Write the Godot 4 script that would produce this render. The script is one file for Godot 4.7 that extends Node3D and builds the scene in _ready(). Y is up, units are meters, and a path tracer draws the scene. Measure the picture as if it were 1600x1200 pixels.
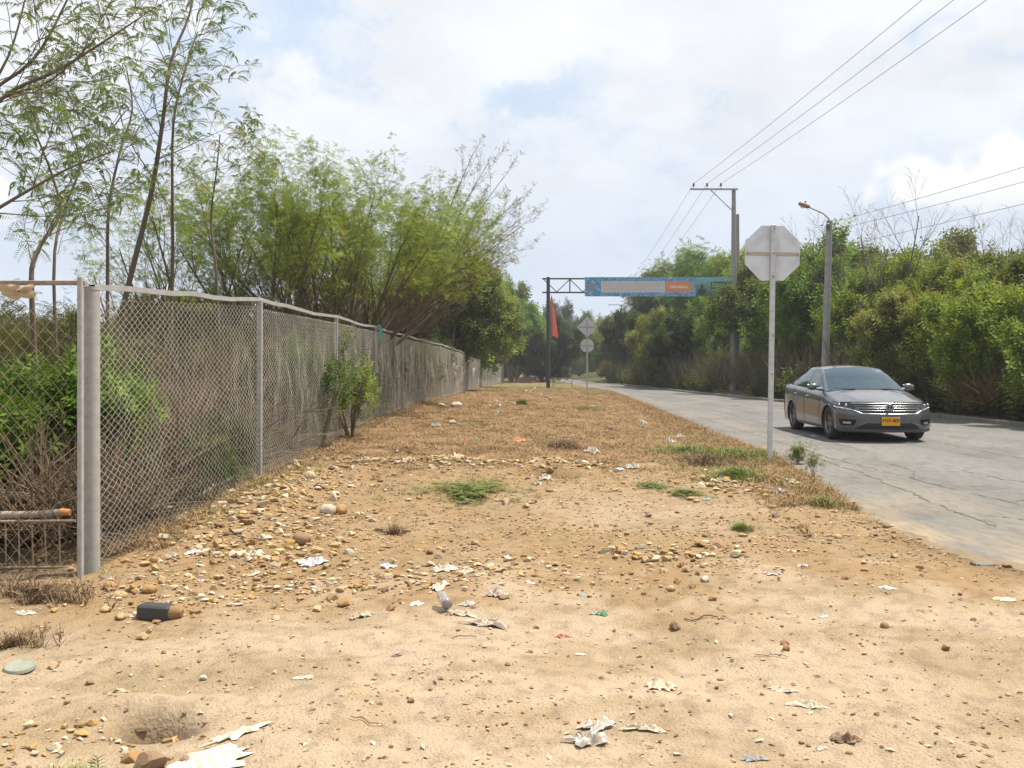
extends Node3D

# ------------------------------------------------------------------ mesh collector
class Geo:
	var v := PackedVector3Array()
	var n := PackedVector3Array()
	var c := PackedColorArray()
	var uv := PackedVector2Array()
	var i := PackedInt32Array()
	var col := Color.WHITE

	func put(p: Vector3, nn: Vector3, u := Vector2.ZERO) -> int:
		v.push_back(p); n.push_back(nn); c.push_back(col); uv.push_back(u)
		return v.size() - 1

	func tri(a: Vector3, b: Vector3, d: Vector3) -> void:      # counter-clockwise seen from outside
		var nn := (b - a).cross(d - a).normalized()
		var k := put(a, nn)
		put(b, nn); put(d, nn)
		i.push_back(k); i.push_back(k + 2); i.push_back(k + 1)

	func quad(a: Vector3, b: Vector3, d: Vector3, e: Vector3) -> void:
		var nn := (d - a).cross(e - b).normalized()
		var k := put(a, nn, Vector2(0, 1))
		put(b, nn, Vector2(1, 1)); put(d, nn, Vector2(1, 0)); put(e, nn, Vector2(0, 0))
		for q in [0, 2, 1, 0, 3, 2]:
			i.push_back(k + q)

	func poly(pts: Array, centre: Vector3) -> void:            # convex face, turned away from centre
		var mid := Vector3.ZERO
		for p in pts:
			mid += p
		mid /= pts.size()
		var nn: Vector3 = (pts[1] - pts[0]).cross(pts[2] - pts[0]).normalized()
		var list := pts.duplicate()
		if nn.dot(mid - centre) < 0.0:
			nn = -nn
			list.reverse()
		var k := v.size()
		for p in list:
			put(p, nn)
		for q in range(1, list.size() - 1):
			i.push_back(k); i.push_back(k + q + 1); i.push_back(k + q)

	func box(at: Vector3, size: Vector3, bas := Basis(), bevel := 0.0) -> void:
		var h := size * 0.5
		var b := minf(bevel, minf(h.x, minf(h.y, h.z)) * 0.9)
		var P := {}
		for sx in [-1, 1]:
			for sy in [-1, 1]:
				for sz in [-1, 1]:
					var s := Vector3(sx, sy, sz)
					for a in 3:
						var q := Vector3(h.x - b, h.y - b, h.z - b) * s
						q[a] = h[a] * s[a]
						P[[sx, sy, sz, a]] = at + bas * q
		for a in 3:
			var o := [[1, 2], [0, 2], [0, 1]][a] as Array
			for s in [-1, 1]:
				var f := []
				for w in [[-1, -1], [1, -1], [1, 1], [-1, 1]]:
					var k := [0, 0, 0, a]
					k[a] = s; k[o[0]] = w[0]; k[o[1]] = w[1]
					f.append(P[k])
				poly(f, at)
		if b <= 0.0:
			return
		for a in 3:                                            # edges running along axis a
			var o := [[1, 2], [0, 2], [0, 1]][a] as Array
			for w in [[-1, -1], [1, -1], [1, 1], [-1, 1]]:
				var f := []
				for e in [[-1, o[0]], [1, o[0]], [1, o[1]], [-1, o[1]]]:
					var k := [0, 0, 0, e[1]]
					k[a] = e[0]; k[o[0]] = w[0]; k[o[1]] = w[1]
					f.append(P[k])
				poly(f, at)
		for sx in [-1, 1]:
			for sy in [-1, 1]:
				for sz in [-1, 1]:
					poly([P[[sx, sy, sz, 0]], P[[sx, sy, sz, 1]], P[[sx, sy, sz, 2]]], at)

	func tube(pts: Array, radii: Array, sides := 6, caps := true) -> void:
		var m := pts.size()
		if m < 2:
			return
		var t: Vector3 = (pts[1] - pts[0]).normalized()
		var a := t.cross(Vector3.UP if absf(t.y) < 0.9 else Vector3.RIGHT).normalized()
		var first := v.size()
		for k in m:
			var t2: Vector3 = (pts[mini(k + 1, m - 1)] - pts[maxi(k - 1, 0)]).normalized()
			a = (a - t2 * a.dot(t2)).normalized()
			var b := t2.cross(a)
			for s in sides + 1:
				var g := TAU * s / sides
				var d := a * cos(g) + b * sin(g)
				put(pts[k] + d * radii[k], d, Vector2(float(s) / sides, k))
		for k in m - 1:
			for s in sides:
				var p := first + k * (sides + 1) + s
				var q := p + sides + 1
				i.push_back(p); i.push_back(q); i.push_back(p + 1)
				i.push_back(p + 1); i.push_back(q); i.push_back(q + 1)
		if caps:
			for e in [0, m - 1]:
				var ring := []
				for s in sides:
					ring.append(v[first + e * (sides + 1) + s])
				if radii[e] > 0.002:
					poly(ring, pts[1] if e == 0 else pts[m - 2])

	func bar(a: Vector3, b: Vector3, r: float, sides := 6) -> void:
		tube([a, b], [r, r], sides)

	func grid(rows: Array, flip := false) -> void:             # rows of points, smooth normals
		var h := rows.size()
		var w: int = rows[0].size()
		var k := v.size()
		for y in h:
			for x in w:
				var du: Vector3 = rows[y][mini(x + 1, w - 1)] - rows[y][maxi(x - 1, 0)]
				var dv: Vector3 = rows[mini(y + 1, h - 1)][x] - rows[maxi(y - 1, 0)][x]
				var nn := du.cross(dv).normalized()
				put(rows[y][x], -nn if flip else nn, Vector2(float(x) / maxi(w - 1, 1), float(y) / maxi(h - 1, 1)))
		for y in h - 1:
			for x in w - 1:
				var p := k + y * w + x
				cell(p, p + 1, p + w + 1, p + w, flip)

	func cell(a: int, b: int, d: int, e: int, flip := false) -> void:
		for q in ([a, b, d, a, d, e] if flip else [a, d, b, a, e, d]):
			i.push_back(q)

	func lathe(profile: Array, xf: Transform3D, sides := 20) -> void:   # [radius, height] pairs round the y axis
		var rows := []
		for p in profile:
			var row := []
			for s in sides + 1:
				var g := TAU * s / sides
				row.append(xf * Vector3(cos(g) * p[0], p[1], sin(g) * p[0]))
			rows.append(row)
		grid(rows, true)

	func mesh() -> ArrayMesh:
		var m := ArrayMesh.new()
		if i.is_empty():
			return m
		var arr := []
		arr.resize(Mesh.ARRAY_MAX)
		arr[Mesh.ARRAY_VERTEX] = v
		arr[Mesh.ARRAY_NORMAL] = n
		arr[Mesh.ARRAY_COLOR] = c
		arr[Mesh.ARRAY_TEX_UV] = uv
		arr[Mesh.ARRAY_INDEX] = i
		m.add_surface_from_arrays(Mesh.PRIMITIVE_TRIANGLES, arr)
		return m


const F := 1290.0            # pixels per unit slope in the 1600-wide photograph
const EYE := 1.4
const HORIZON := 578.0
var M := {}
var used := {}
var rough := FastNoiseLite.new()
var broad := FastNoiseLite.new()

# ------------------------------------------------------------------ scene helpers
func numbered(called: String) -> String:
	var k: int = used.get(called, 0)
	used[called] = k + 1
	return called if k == 0 else "%s_%03d" % [called, k]

func tag(o: Node3D, label := "", category := "", group := "", kind := "") -> Node3D:
	for pair in [["label", label], ["category", category], ["group", group], ["kind", kind]]:
		if pair[1] != "":
			o.set_meta(pair[0], pair[1])
	return o

func thing(called: String, label: String, category: String, at := Vector3.ZERO, turn := 0.0, group := "") -> Node3D:
	var o := Node3D.new()
	o.name = numbered(called)
	add_child(o)
	o.position = at
	o.rotation.y = turn
	tag(o, label, category, group)
	return o

func part(called: String, g, mat: Material, parent: Node = null) -> MeshInstance3D:
	var o := MeshInstance3D.new()
	o.mesh = g.mesh() if g is Geo else g
	o.material_override = mat
	o.name = called if parent else numbered(called)
	if parent:
		parent.add_child(o, true)
	else:
		add_child(o)
	return o

func copies(called: String, mesh: Mesh, mat: Material, where: Array, tints: Array, parent: Node = null, kind := "stuff") -> MultiMeshInstance3D:
	var mm := MultiMesh.new()
	mm.transform_format = MultiMesh.TRANSFORM_3D
	mm.use_colors = true
	mm.mesh = mesh
	mm.instance_count = where.size()
	for k in where.size():
		mm.set_instance_transform(k, where[k])
		mm.set_instance_color(k, tints[k])
	var o := MultiMeshInstance3D.new()
	o.multimesh = mm
	o.material_override = mat
	o.name = called if parent else numbered(called)
	if kind:
		o.set_meta("kind", kind)
	if parent:
		parent.add_child(o, true)
	else:
		add_child(o)
	return o

func duplicate_thing(src: Node3D, label: String, at: Vector3, turn := 0.0, size := 1.0) -> Node3D:
	var o: Node3D = src.duplicate()
	var base := String(src.name)
	if base.length() > 4 and base[base.length() - 4] == "_" and base.right(3).is_valid_int():
		base = base.left(base.length() - 4)
	o.name = numbered(base)
	add_child(o)
	o.position = at
	o.rotation.y = turn
	o.scale = Vector3.ONE * size
	o.set_meta("label", label)
	return o

func rng(s: int) -> RandomNumberGenerator:
	var r := RandomNumberGenerator.new()
	r.seed = s
	return r

func spin(r: RandomNumberGenerator) -> Basis:
	return Basis.from_euler(Vector3(r.randf() * TAU, r.randf() * TAU, r.randf() * TAU))

func lin(r: float, g: float, b: float) -> Color:
	return Color(r, g, b).linear_to_srgb()

func noise_map(size: int, freq: float, s: int, ramp: Array, octaves := 5, kind := FastNoiseLite.TYPE_SIMPLEX_SMOOTH) -> NoiseTexture2D:
	var f := FastNoiseLite.new()
	f.seed = s
	f.noise_type = kind
	f.frequency = freq
	f.fractal_octaves = octaves
	f.fractal_gain = 0.6
	var t := NoiseTexture2D.new()
	t.width = size
	t.height = size
	t.seamless = true
	t.noise = f
	if ramp.size():
		var gr := Gradient.new()
		var offs := PackedFloat32Array()
		var cols := PackedColorArray()
		for p in ramp:
			offs.push_back(p[0]); cols.push_back(p[1])
		gr.offsets = offs
		gr.colors = cols
		t.color_ramp = gr
	return t

func mat(rgb: Color, roughness := 0.8, metallic := 0.0, tinted := false) -> StandardMaterial3D:
	var m := StandardMaterial3D.new()
	m.albedo_color = rgb
	m.roughness = roughness
	m.metallic = metallic
	m.vertex_color_use_as_albedo = tinted
	return m

func worn(rgb: Color, roughness: float, grain: Texture2D, scale: float, metallic := 0.0, tinted := false) -> StandardMaterial3D:
	var m := mat(rgb, roughness, metallic, tinted)
	m.albedo_texture = grain
	m.uv1_triplanar = true
	m.uv1_world_triplanar = false
	m.uv1_scale = Vector3.ONE * scale
	return m

func leaf_mat(back := 0.9) -> StandardMaterial3D:
	var m := mat(Color.WHITE, 0.55, 0.0, true)
	m.metallic_specular = 0.22
	m.backlight_enabled = true
	m.backlight = Color(back, back, back * 0.75)
	return m

# ------------------------------------------------------------------ the lie of the land
func pl(x: float, t: Array) -> float:
	if x <= t[0][0]:
		return t[0][1]
	for k in range(1, t.size()):
		if x <= t[k][0]:
			return lerpf(t[k - 1][1], t[k][1], (x - t[k - 1][0]) / (t[k][0] - t[k - 1][0]))
	return t[-1][1]

var fence_x := [[0.0, -3.3], [6.23, -3.17], [9.6, -2.94], [14.2, -3.03], [19.3, -3.17], [23.5, -3.12], [28.0, -3.02], [33.0, -2.75], [42.0, -2.62], [51.0, -2.5], [69.0, -2.05], [88.0, -1.45], [107.0, -0.8], [300.0, -0.8]]
var fence_h := [[2.0, -0.2], [5.0, -0.17], [6.2, -0.13], [8.0, -0.03], [9.6, 0.07], [14.2, 0.17], [19.3, 0.25], [28.0, 0.27], [45.0, 0.2], [69.0, 0.0], [107.0, -0.15]]
var road_left := [[-10.0, 12.0], [0.0, 7.5], [3.0, 5.4], [5.0, 4.1], [5.9, 3.66], [6.6, 3.42], [7.75, 3.45], [8.72, 3.58], [11.15, 3.99], [13.7, 4.35], [20.0, 4.67], [36.8, 5.7], [53.0, 6.5], [69.0, 6.4], [95.0, 5.95], [129.0, 6.3], [200.0, 4.0], [400.0, -30.0]]
var road_right := [[-10.0, 16.0], [0.0, 13.2], [20.0, 12.5], [25.0, 12.4], [43.0, 11.2], [56.0, 10.6], [82.0, 10.1], [106.0, 9.0], [150.0, 8.3], [200.0, 7.0], [400.0, -26.0]]
var edge_h := [[2.0, -0.2], [5.2, -0.06], [6.0, -0.02], [8.5, -0.012], [11.0, -0.012], [14.0, -0.015], [400.0, -0.015]]

func ss(a: float, b: float, x: float) -> float:
	var t := clampf((x - a) / (b - a), 0.0, 1.0)
	return t * t * (3.0 - 2.0 * t)

func hump(x: float, d: float, cx: float, cd: float, rx: float, rd: float) -> float:
	var q := pow((x - cx) / rx, 2.0) + pow((d - cd) / rd, 2.0)
	return exp(-q * 1.6) if q < 5.0 else 0.0

func ground(x: float, z: float) -> float:
	var d := -z
	var xl := pl(d, fence_x)
	var xe := pl(d, road_left)
	var xr := pl(d, road_right)
	var hf := pl(d, fence_h)
	var he := pl(d, edge_h)
	if x > xe + 0.3 and x < xr - 0.1:
		return -0.06
	var bump := broad.get_noise_2d(x, z) * 0.06 + rough.get_noise_2d(x, z) * 0.03 - 0.016 * ss(0.12, 0.42, rough.get_noise_2d(x * 2.6 + 11.0, z * 2.0)) * ss(9.0, 6.0, d)
	var y := 0.0
	if x >= xr - 0.1:
		y = 0.04 + minf((x - xr) * 0.08, 1.2) + bump * minf(1.0, (x - xr + 0.1) * 2.0)
		return lerpf(-0.06, y, ss(-0.1, 0.1, x - xr))
	if x < xl:
		y = hf - minf(0.28, (xl - x) * 0.14) * ss(5.9, 6.9, d) + bump
	else:
		var t := clampf((x - xl) / (xe - xl), 0.0, 1.0)
		y = lerpf(hf, he, smoothstep(0.0, 1.0, t)) + bump * (1.0 - ss(0.82, 0.99, t) * 0.8)
		y += 0.13 * hump(x, d, -2.5, 8.2, 0.8, 2.2) + 0.09 * hump(x, d, -0.9, 11.4, 1.7, 0.7) + 0.08 * hump(x, d, 0.6, 11.7, 0.5, 0.5)
		y += 0.10 * hump(x, d, 2.9, 10.3, 0.9, 1.0) - 0.22 * hump(x, d, 0.45, 10.9, 0.42, 0.28) + 0.08 * hump(x, d, 1.0, 6.9, 0.7, 0.4)
		y -= 0.07 * hump(x, d, 2.6, 11.7, 0.5, 0.4)
	y -= 0.24 * hump(x, d, -1.58, 3.66, 0.17, 0.10)
	y += 0.05 * hump(x, d, -1.7, 3.86, 0.5, 0.14) + 0.03 * hump(x, d, -2.2, 3.5, 0.25, 0.2)
	if x > xe - 0.02:
		y = lerpf(y, -0.06, ss(0.0, 0.3, x - xe))
	return y

func spot(px: float, py: float) -> Vector3:                    # where the sight line of a photo pixel meets the ground
	var k := (py - HORIZON) / F
	var d := EYE / k
	for q in 40:
		var x := (px - 800.0) / F * d
		d = lerpf(d, (EYE - maxf(ground(x, -d), -0.06)) / k, 0.5)
	var xx := (px - 800.0) / F * d
	return Vector3(xx, ground(xx, -d), -d)

func aim(px: float, py: float, d: float) -> Vector3:           # a point at a known distance
	return Vector3((px - 800.0) / F * d, EYE - (py - HORIZON) / F * d, -d)

func _ready() -> void:
	# ---------------- camera
	var cam := Camera3D.new()
	cam.name = "camera"
	cam.near = 0.1
	cam.far = 1500.0
	add_child(cam)
	cam.position = Vector3(0, EYE, 0)
	cam.set_frustum(0.1 * 1200.0 / F, Vector2(0, -0.1 * (600.0 - HORIZON) / F), 0.1, 1500.0)
	cam.current = true
	# ---------------- sky, air, exposure
	var env := Environment.new()
	env.background_mode = Environment.BG_SKY
	env.sky = Sky.new()
	var pano := PanoramaSkyMaterial.new()
	pano.panorama = sky_picture()
	pano.energy_multiplier = 1.0
	env.sky.sky_material = pano
	env.background_energy_multiplier = 0.75
	env.tonemap_mode = Environment.TONE_MAPPER_LINEAR
	env.tonemap_exposure = 1.5
	env.sdfgi_enabled = true
	env.ssao_enabled = true
	env.ssil_enabled = true
	env.fog_enabled = true
	env.fog_mode = Environment.FOG_MODE_EXPONENTIAL
	env.fog_density = 0.0007
	env.fog_light_color = Color(0.93, 0.95, 1.0)
	var we := WorldEnvironment.new()
	we.name = "world_environment"
	we.environment = env
	add_child(we)
	# ---------------- sun
	var sun := DirectionalLight3D.new()
	sun.name = "sun"
	sun.light_energy = 1.6
	sun.light_angular_distance = 0.6
	sun.light_color = Color(1.0, 0.965, 0.9)
	sun.shadow_enabled = true
	add_child(sun)
	sun.look_at_from_position(Vector3(0.38, 1.0, -0.16) * 50.0, Vector3.ZERO, Vector3.FORWARD)

	rough.seed = 11
	rough.frequency = 1.1
	rough.fractal_octaves = 4
	broad.seed = 5
	broad.frequency = 0.28
	broad.fractal_octaves = 2
	materials()
	# ---------------- large structure
	build_ground()
	build_road()
	build_fence()
	build_trees()
	build_brush()
	# ---------------- objects
	build_stop_sign()
	build_far_signs()
	build_gantry()
	build_poles()
	build_car()
	build_logs()
	# ---------------- small details
	build_litter()
	build_stones()
	build_gravel()
	build_grass()


func sky_picture() -> ImageTexture:
	var w := 2048
	var h := 1024
	var im := Image.create_empty(w, h, false, Image.FORMAT_RGBAF)
	var a := FastNoiseLite.new()
	a.seed = 21
	a.frequency = 0.9
	a.fractal_octaves = 6
	a.fractal_gain = 0.55
	a.domain_warp_enabled = true
	a.domain_warp_amplitude = 0.5
	a.domain_warp_frequency = 0.6
	var b := FastNoiseLite.new()
	b.seed = 8
	b.frequency = 9.0
	b.fractal_octaves = 5
	var c := FastNoiseLite.new()
	c.seed = 31
	c.frequency = 0.35
	c.fractal_octaves = 3
	# low cumulus heads: azimuth, elevation, half width, half height (radians)
	var heads := [[0.035, 0.185, 0.075, 0.045], [0.205, 0.165, 0.05, 0.022], [0.05, 0.125, 0.06, 0.016], [-0.62, 0.15, 0.12, 0.05], [0.75, 0.17, 0.1, 0.04], [1.6, 0.18, 0.12, 0.05], [-1.5, 0.16, 0.14, 0.05], [2.5, 0.17, 0.1, 0.05], [-2.6, 0.19, 0.12, 0.05]]
	var blue_low := Color(0.60, 0.69, 0.82)
	var blue_high := Color(0.52, 0.68, 0.92)
	for y in h / 2 + 2:
		var el := (0.5 - (y + 0.5) / h) * PI
		var s := sin(el)
		var co := cos(el)
		var near_low := 1.0 - ss(0.02, 0.42, el)
		for x in w:
			var az := ((x + 0.5) / w - 0.5) * TAU
			var dx := sin(az) * co
			var dz := -cos(az) * co
			var k := 2.2 / (maxf(s, 0.0) + 0.28)
			var f := a.get_noise_3d(dx * k, s * 0.6, dz * k) + 0.35 * c.get_noise_3d(dx * k, 4.0, dz * k)
			var cover := ss(-0.42, 0.08, f + 0.15)
			cover = cover * (1.0 - 0.85 * near_low) + 0.10
			var shade := 0.97 + 0.16 * clampf(a.get_noise_3d(dx * k + 0.09, s * 0.6 + 0.3, dz * k), -0.6, 0.6)
			var cl := Color(0.86, 0.885, 0.92).lerp(Color(0.80, 0.84, 0.90), near_low)
			var sky := blue_low.lerp(blue_high, ss(0.06, 0.7, el))
			var cloud := cl * shade
			var o := sky.lerp(cloud, clampf(cover, 0.0, 0.96))
			if el < 0.32:
				for q in heads:
					var u: float = (az - q[0]) / q[2]
					var t: float = (el - q[1]) / q[3]
					if absf(u) < 1.8 and absf(t) < 1.8:
						var puff := b.get_noise_3d(dx, s, dz) * 0.9 + b.get_noise_3d(dx * 3.0 + 5.0, s * 3.0, dz * 3.0) * 0.4
						var flat := t * (1.0 if t > 0.0 else 1.7)
						var m := ss(0.0, 0.5, 1.0 - sqrt(u * u + flat * flat) + puff)
						m *= ss(-1.3, 0.2, t)
						o = o.lerp(Color(1.0, 1.0, 1.0) * (0.92 + 0.08 * clampf(t, -1.0, 1.0)), m)
			o.a = 1.0
			im.set_pixel(x, y, o)
	var low := Color(0.42, 0.38, 0.32, 1.0)
	im.fill_rect(Rect2i(0, h / 2 + 2, w, h / 2 - 2), low)
	return ImageTexture.create_from_image(im)


func materials() -> void:
	var g := func(a: float) -> Color: return Color(a, a, a)
	M.grain = noise_map(1024, 0.035, 3, [[0.0, g.call(0.8)], [0.4, g.call(0.94)], [0.55, g.call(1.0)], [1.0, g.call(1.0)]], 6)
	M.speck = noise_map(1024, 0.12, 9, [[0.0, g.call(0.45)], [0.25, g.call(0.8)], [0.38, g.call(0.97)], [0.75, g.call(1.0)], [1.0, g.call(1.0)]], 5)
	M.relief = noise_map(1024, 0.06, 17, [], 6)
	M.streak = noise_map(512, 0.02, 29, [[0.0, Color(0.62, 0.5, 0.38)], [0.35, g.call(0.85)], [1.0, g.call(1.0)]], 5)
	M.blotch = noise_map(512, 0.012, 33, [[0.0, g.call(0.86)], [0.5, g.call(0.96)], [1.0, g.call(1.0)]], 5)

	var earth := mat(Color.WHITE, 0.95, 0.0, true)
	earth.albedo_texture = M.speck
	earth.uv1_triplanar = true
	earth.uv1_world_triplanar = true
	earth.uv1_scale = Vector3.ONE * 0.62
	earth.detail_enabled = true
	earth.detail_albedo = M.grain
	earth.detail_blend_mode = BaseMaterial3D.BLEND_MODE_MUL
	earth.detail_uv_layer = BaseMaterial3D.DETAIL_UV_2
	earth.uv2_triplanar = true
	earth.uv2_world_triplanar = true
	earth.uv2_scale = Vector3.ONE * 0.17
	earth.heightmap_enabled = true
	earth.heightmap_texture = M.relief
	earth.heightmap_scale = 0.9
	earth.metallic_specular = 0.25
	M.earth = earth

	var tar := mat(Color.WHITE, 0.85, 0.0, true)
	tar.albedo_texture = M.speck
	tar.uv1_triplanar = true
	tar.uv1_world_triplanar = true
	tar.uv1_scale = Vector3.ONE * 0.9
	tar.heightmap_enabled = true
	tar.heightmap_texture = M.relief
	tar.heightmap_scale = 0.3
	tar.detail_enabled = true
	tar.detail_albedo = M.grain
	tar.detail_blend_mode = BaseMaterial3D.BLEND_MODE_MUL
	tar.detail_uv_layer = BaseMaterial3D.DETAIL_UV_2
	tar.uv2_triplanar = true
	tar.uv2_world_triplanar = true
	tar.uv2_scale = Vector3(0.23, 0.23, 0.07)
	M.tar = tar
	M.crack = mat(lin(0.10, 0.093, 0.085), 0.9)

	M.galv = worn(lin(0.42, 0.41, 0.39), 0.55, M.blotch, 0.9, 0.25)
	M.galv.metallic_specular = 0.4
	M.post = worn(lin(0.38, 0.368, 0.345), 0.6, M.blotch, 1.6, 0.0)
	M.wire = mat(lin(0.61, 0.57, 0.49), 0.5, 0.0)
	M.rust_wire = mat(lin(0.38, 0.29, 0.19), 0.6, 0.0)
	M.rust = worn(lin(0.36, 0.27, 0.2), 0.8, M.streak, 2.0)
	M.bark = worn(lin(0.17, 0.125, 0.085), 0.9, M.grain, 1.5)
	M.bark_dark = worn(lin(0.085, 0.065, 0.05), 0.9, M.grain, 1.5)
	M.bark_stem = worn(lin(0.135, 0.10, 0.068), 0.9, M.grain, 1.5)
	M.bark_pale = worn(lin(0.30, 0.255, 0.20), 0.9, M.grain, 1.5)
	M.dead = worn(lin(0.42, 0.37, 0.30), 0.9, M.streak, 2.0)
	M.leaf = leaf_mat()
	M.blade = leaf_mat(0.35)
	M.dry = mat(Color.WHITE, 0.9, 0.0, true)
	M.stone = worn(Color.WHITE, 0.9, M.grain, 6.0, 0.0, true)
	M.stone.metallic_specular = 0.3
	M.concrete = worn(lin(0.36, 0.35, 0.33), 0.9, M.blotch, 0.8)
	M.kerb = worn(lin(0.19, 0.175, 0.15), 0.9, M.blotch, 0.8)
	M.film = mat(Color.WHITE, 0.5, 0.0, true)
	M.film.backlight_enabled = true
	M.film.backlight = Color(0.3, 0.3, 0.3)


# ------------------------------------------------------------------ ground
func tone(x: float, d: float) -> Color:
	var sand := Color(0.385, 0.300, 0.212)
	var ochre := Color(0.275, 0.182, 0.098)
	var dry := Color(0.215, 0.135, 0.07)
	var soil := Color(0.16, 0.115, 0.07)
	var litterd := Color(0.10, 0.082, 0.05)
	var xl := pl(d, fence_x)
	var xe := pl(d, road_left)
	var n := broad.get_noise_2d(x * 2.3 + 40.0, d * 2.3) * 0.5 + rough.get_noise_2d(x * 1.7, d * 1.7 + 9.0) * 0.5
	var m := rough.get_noise_2d(x * 0.6 - 30.0, d * 1.2 + 70.0)
	if x > xe + 0.5 and d > 70.0:
		return Color(0.075, 0.085, 0.032)
	if x > xe + 0.5:
		return litterd.lerp(Color(0.19, 0.15, 0.085), clampf(0.5 + n, 0.0, 1.0))
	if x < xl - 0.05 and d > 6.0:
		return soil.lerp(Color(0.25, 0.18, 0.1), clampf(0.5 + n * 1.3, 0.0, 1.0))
	var o := sand
	# gravelly band from the fence corner across the verge
	var gravel := ss(4.9, 6.2, d + n * 1.2 + 0.28 * absf(x + 0.4) * ss(-1.0, -2.6, x) * 1.3)
	o = o.lerp(ochre, clampf(gravel * (0.95 + n * 0.7), 0.0, 1.0))
	o = o.lerp(sand * 0.95, clampf(hump(x, d, 1.4, 8.4, 1.3, 1.5) * 0.85, 0.0, 1.0))
	o = o.lerp(dry, clampf(ss(11.4, 12.6, d + n * 1.2 - 0.25 * x * ss(0.0, 3.0, x)) * (0.85 + n * 0.5), 0.0, 1.0))
	o = o.lerp(dry * 1.05, clampf(ss(0.75, 0.25, xe - x) * ss(8.0, 9.5, d) * 0.8, 0.0, 1.0))
	o = o.lerp(Color(0.13, 0.13, 0.045), ss(55.0, 75.0, d) * 0.8)
	# dirtier patches where soil is packed or oily
	o = o.lerp(Color(0.28, 0.2, 0.115), clampf((n - 0.12) * 1.6, 0.0, 0.55))
	o = o.lerp(Color(0.265, 0.198, 0.118), clampf((m - 0.1) * 2.2, 0.0, 0.65))
	o = o.lerp(Color(0.285, 0.215, 0.135), 0.75 * hump(x, d, 2.5, 3.3, 1.3, 1.0) * (0.7 + n))
	o = o.lerp(Color(0.28, 0.2, 0.115), 0.8 * hump(x, d, -2.3, 3.55, 1.0, 0.5) * (0.8 + n))
	o = o.lerp(Color(0.29, 0.225, 0.145), 0.6 * hump(x, d, -2.6, 4.8, 1.2, 0.7) * (0.8 + n))
	for t in [[1.5, 3.0, 2.0, 0.16, 0.35], [2.3, 3.6, 1.2, 0.2, 0.5], [0.6, 4.7, 1.7, 0.13, 0.45], [1.9, 2.75, 1.0, 0.2, 0.5], [-0.2, 5.3, 1.1, 0.16, 0.4], [3.0, 4.6, 1.2, 0.25, 0.4], [-2.2, 4.2, 1.4, 0.3, 0.4]]:
		o = o.lerp(Color(0.245, 0.18, 0.105), t[4] * hump(x, d + 0.12 * sin(x * 2.3) + n * 0.3, t[0], t[1], t[2], t[3]) * (0.7 + n))
	o = o.lerp(Color(0.2, 0.14, 0.075), 0.75 * hump(x, d, -4.4, 5.2, 1.3, 0.6))
	o = o.lerp(Color(0.13, 0.09, 0.05), 0.9 * hump(x, d, xe + 0.0, 6.2, 0.3, 1.5))
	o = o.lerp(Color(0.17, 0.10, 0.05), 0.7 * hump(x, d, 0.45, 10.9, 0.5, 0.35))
	o = o.lerp(Color(0.25, 0.18, 0.09), 0.75 * hump(x, d, 0.35, 7.2, 0.45, 0.3))
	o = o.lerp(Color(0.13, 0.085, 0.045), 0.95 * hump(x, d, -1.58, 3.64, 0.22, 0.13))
	return o

func build_ground() -> void:
	var ds := []
	var d := -14.0
	while d < 1.6:
		ds.append(d)
		d += 0.8 if d < 0.0 else 0.2
	d = 1.8
	while d < 60.0:
		ds.append(d)
		d *= 1.0095
	while d < 900.0:
		ds.append(d)
		d *= 1.12
	var cols := 380
	var g := Geo.new()
	for r in ds.size():
		var dd: float = ds[r]
		var half := 3.5 + maxf(dd, 0.0) * 0.86 + maxf(0.0, dd - 60.0) * 1.5
		for q in cols + 1:
			var x := lerpf(-half, half, float(q) / cols)
			var e := 0.02 + maxf(dd, 1.0) * 0.004
			var y := ground(x, -dd)
			var nn := Vector3(ground(x - e, -dd) - ground(x + e, -dd), 2.0 * e, ground(x, -dd - e) - ground(x, -dd + e)).normalized()
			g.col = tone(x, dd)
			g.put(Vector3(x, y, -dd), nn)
	var w := cols + 1
	for r in ds.size() - 1:
		for q in cols:
			var p := r * w + q
			g.cell(p, p + 1, p + w + 1, p + w)
	tag(part("ground", g, M.earth), "bare sandy verge with gravel and dry grass running beside the road", "", "", "structure")


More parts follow.
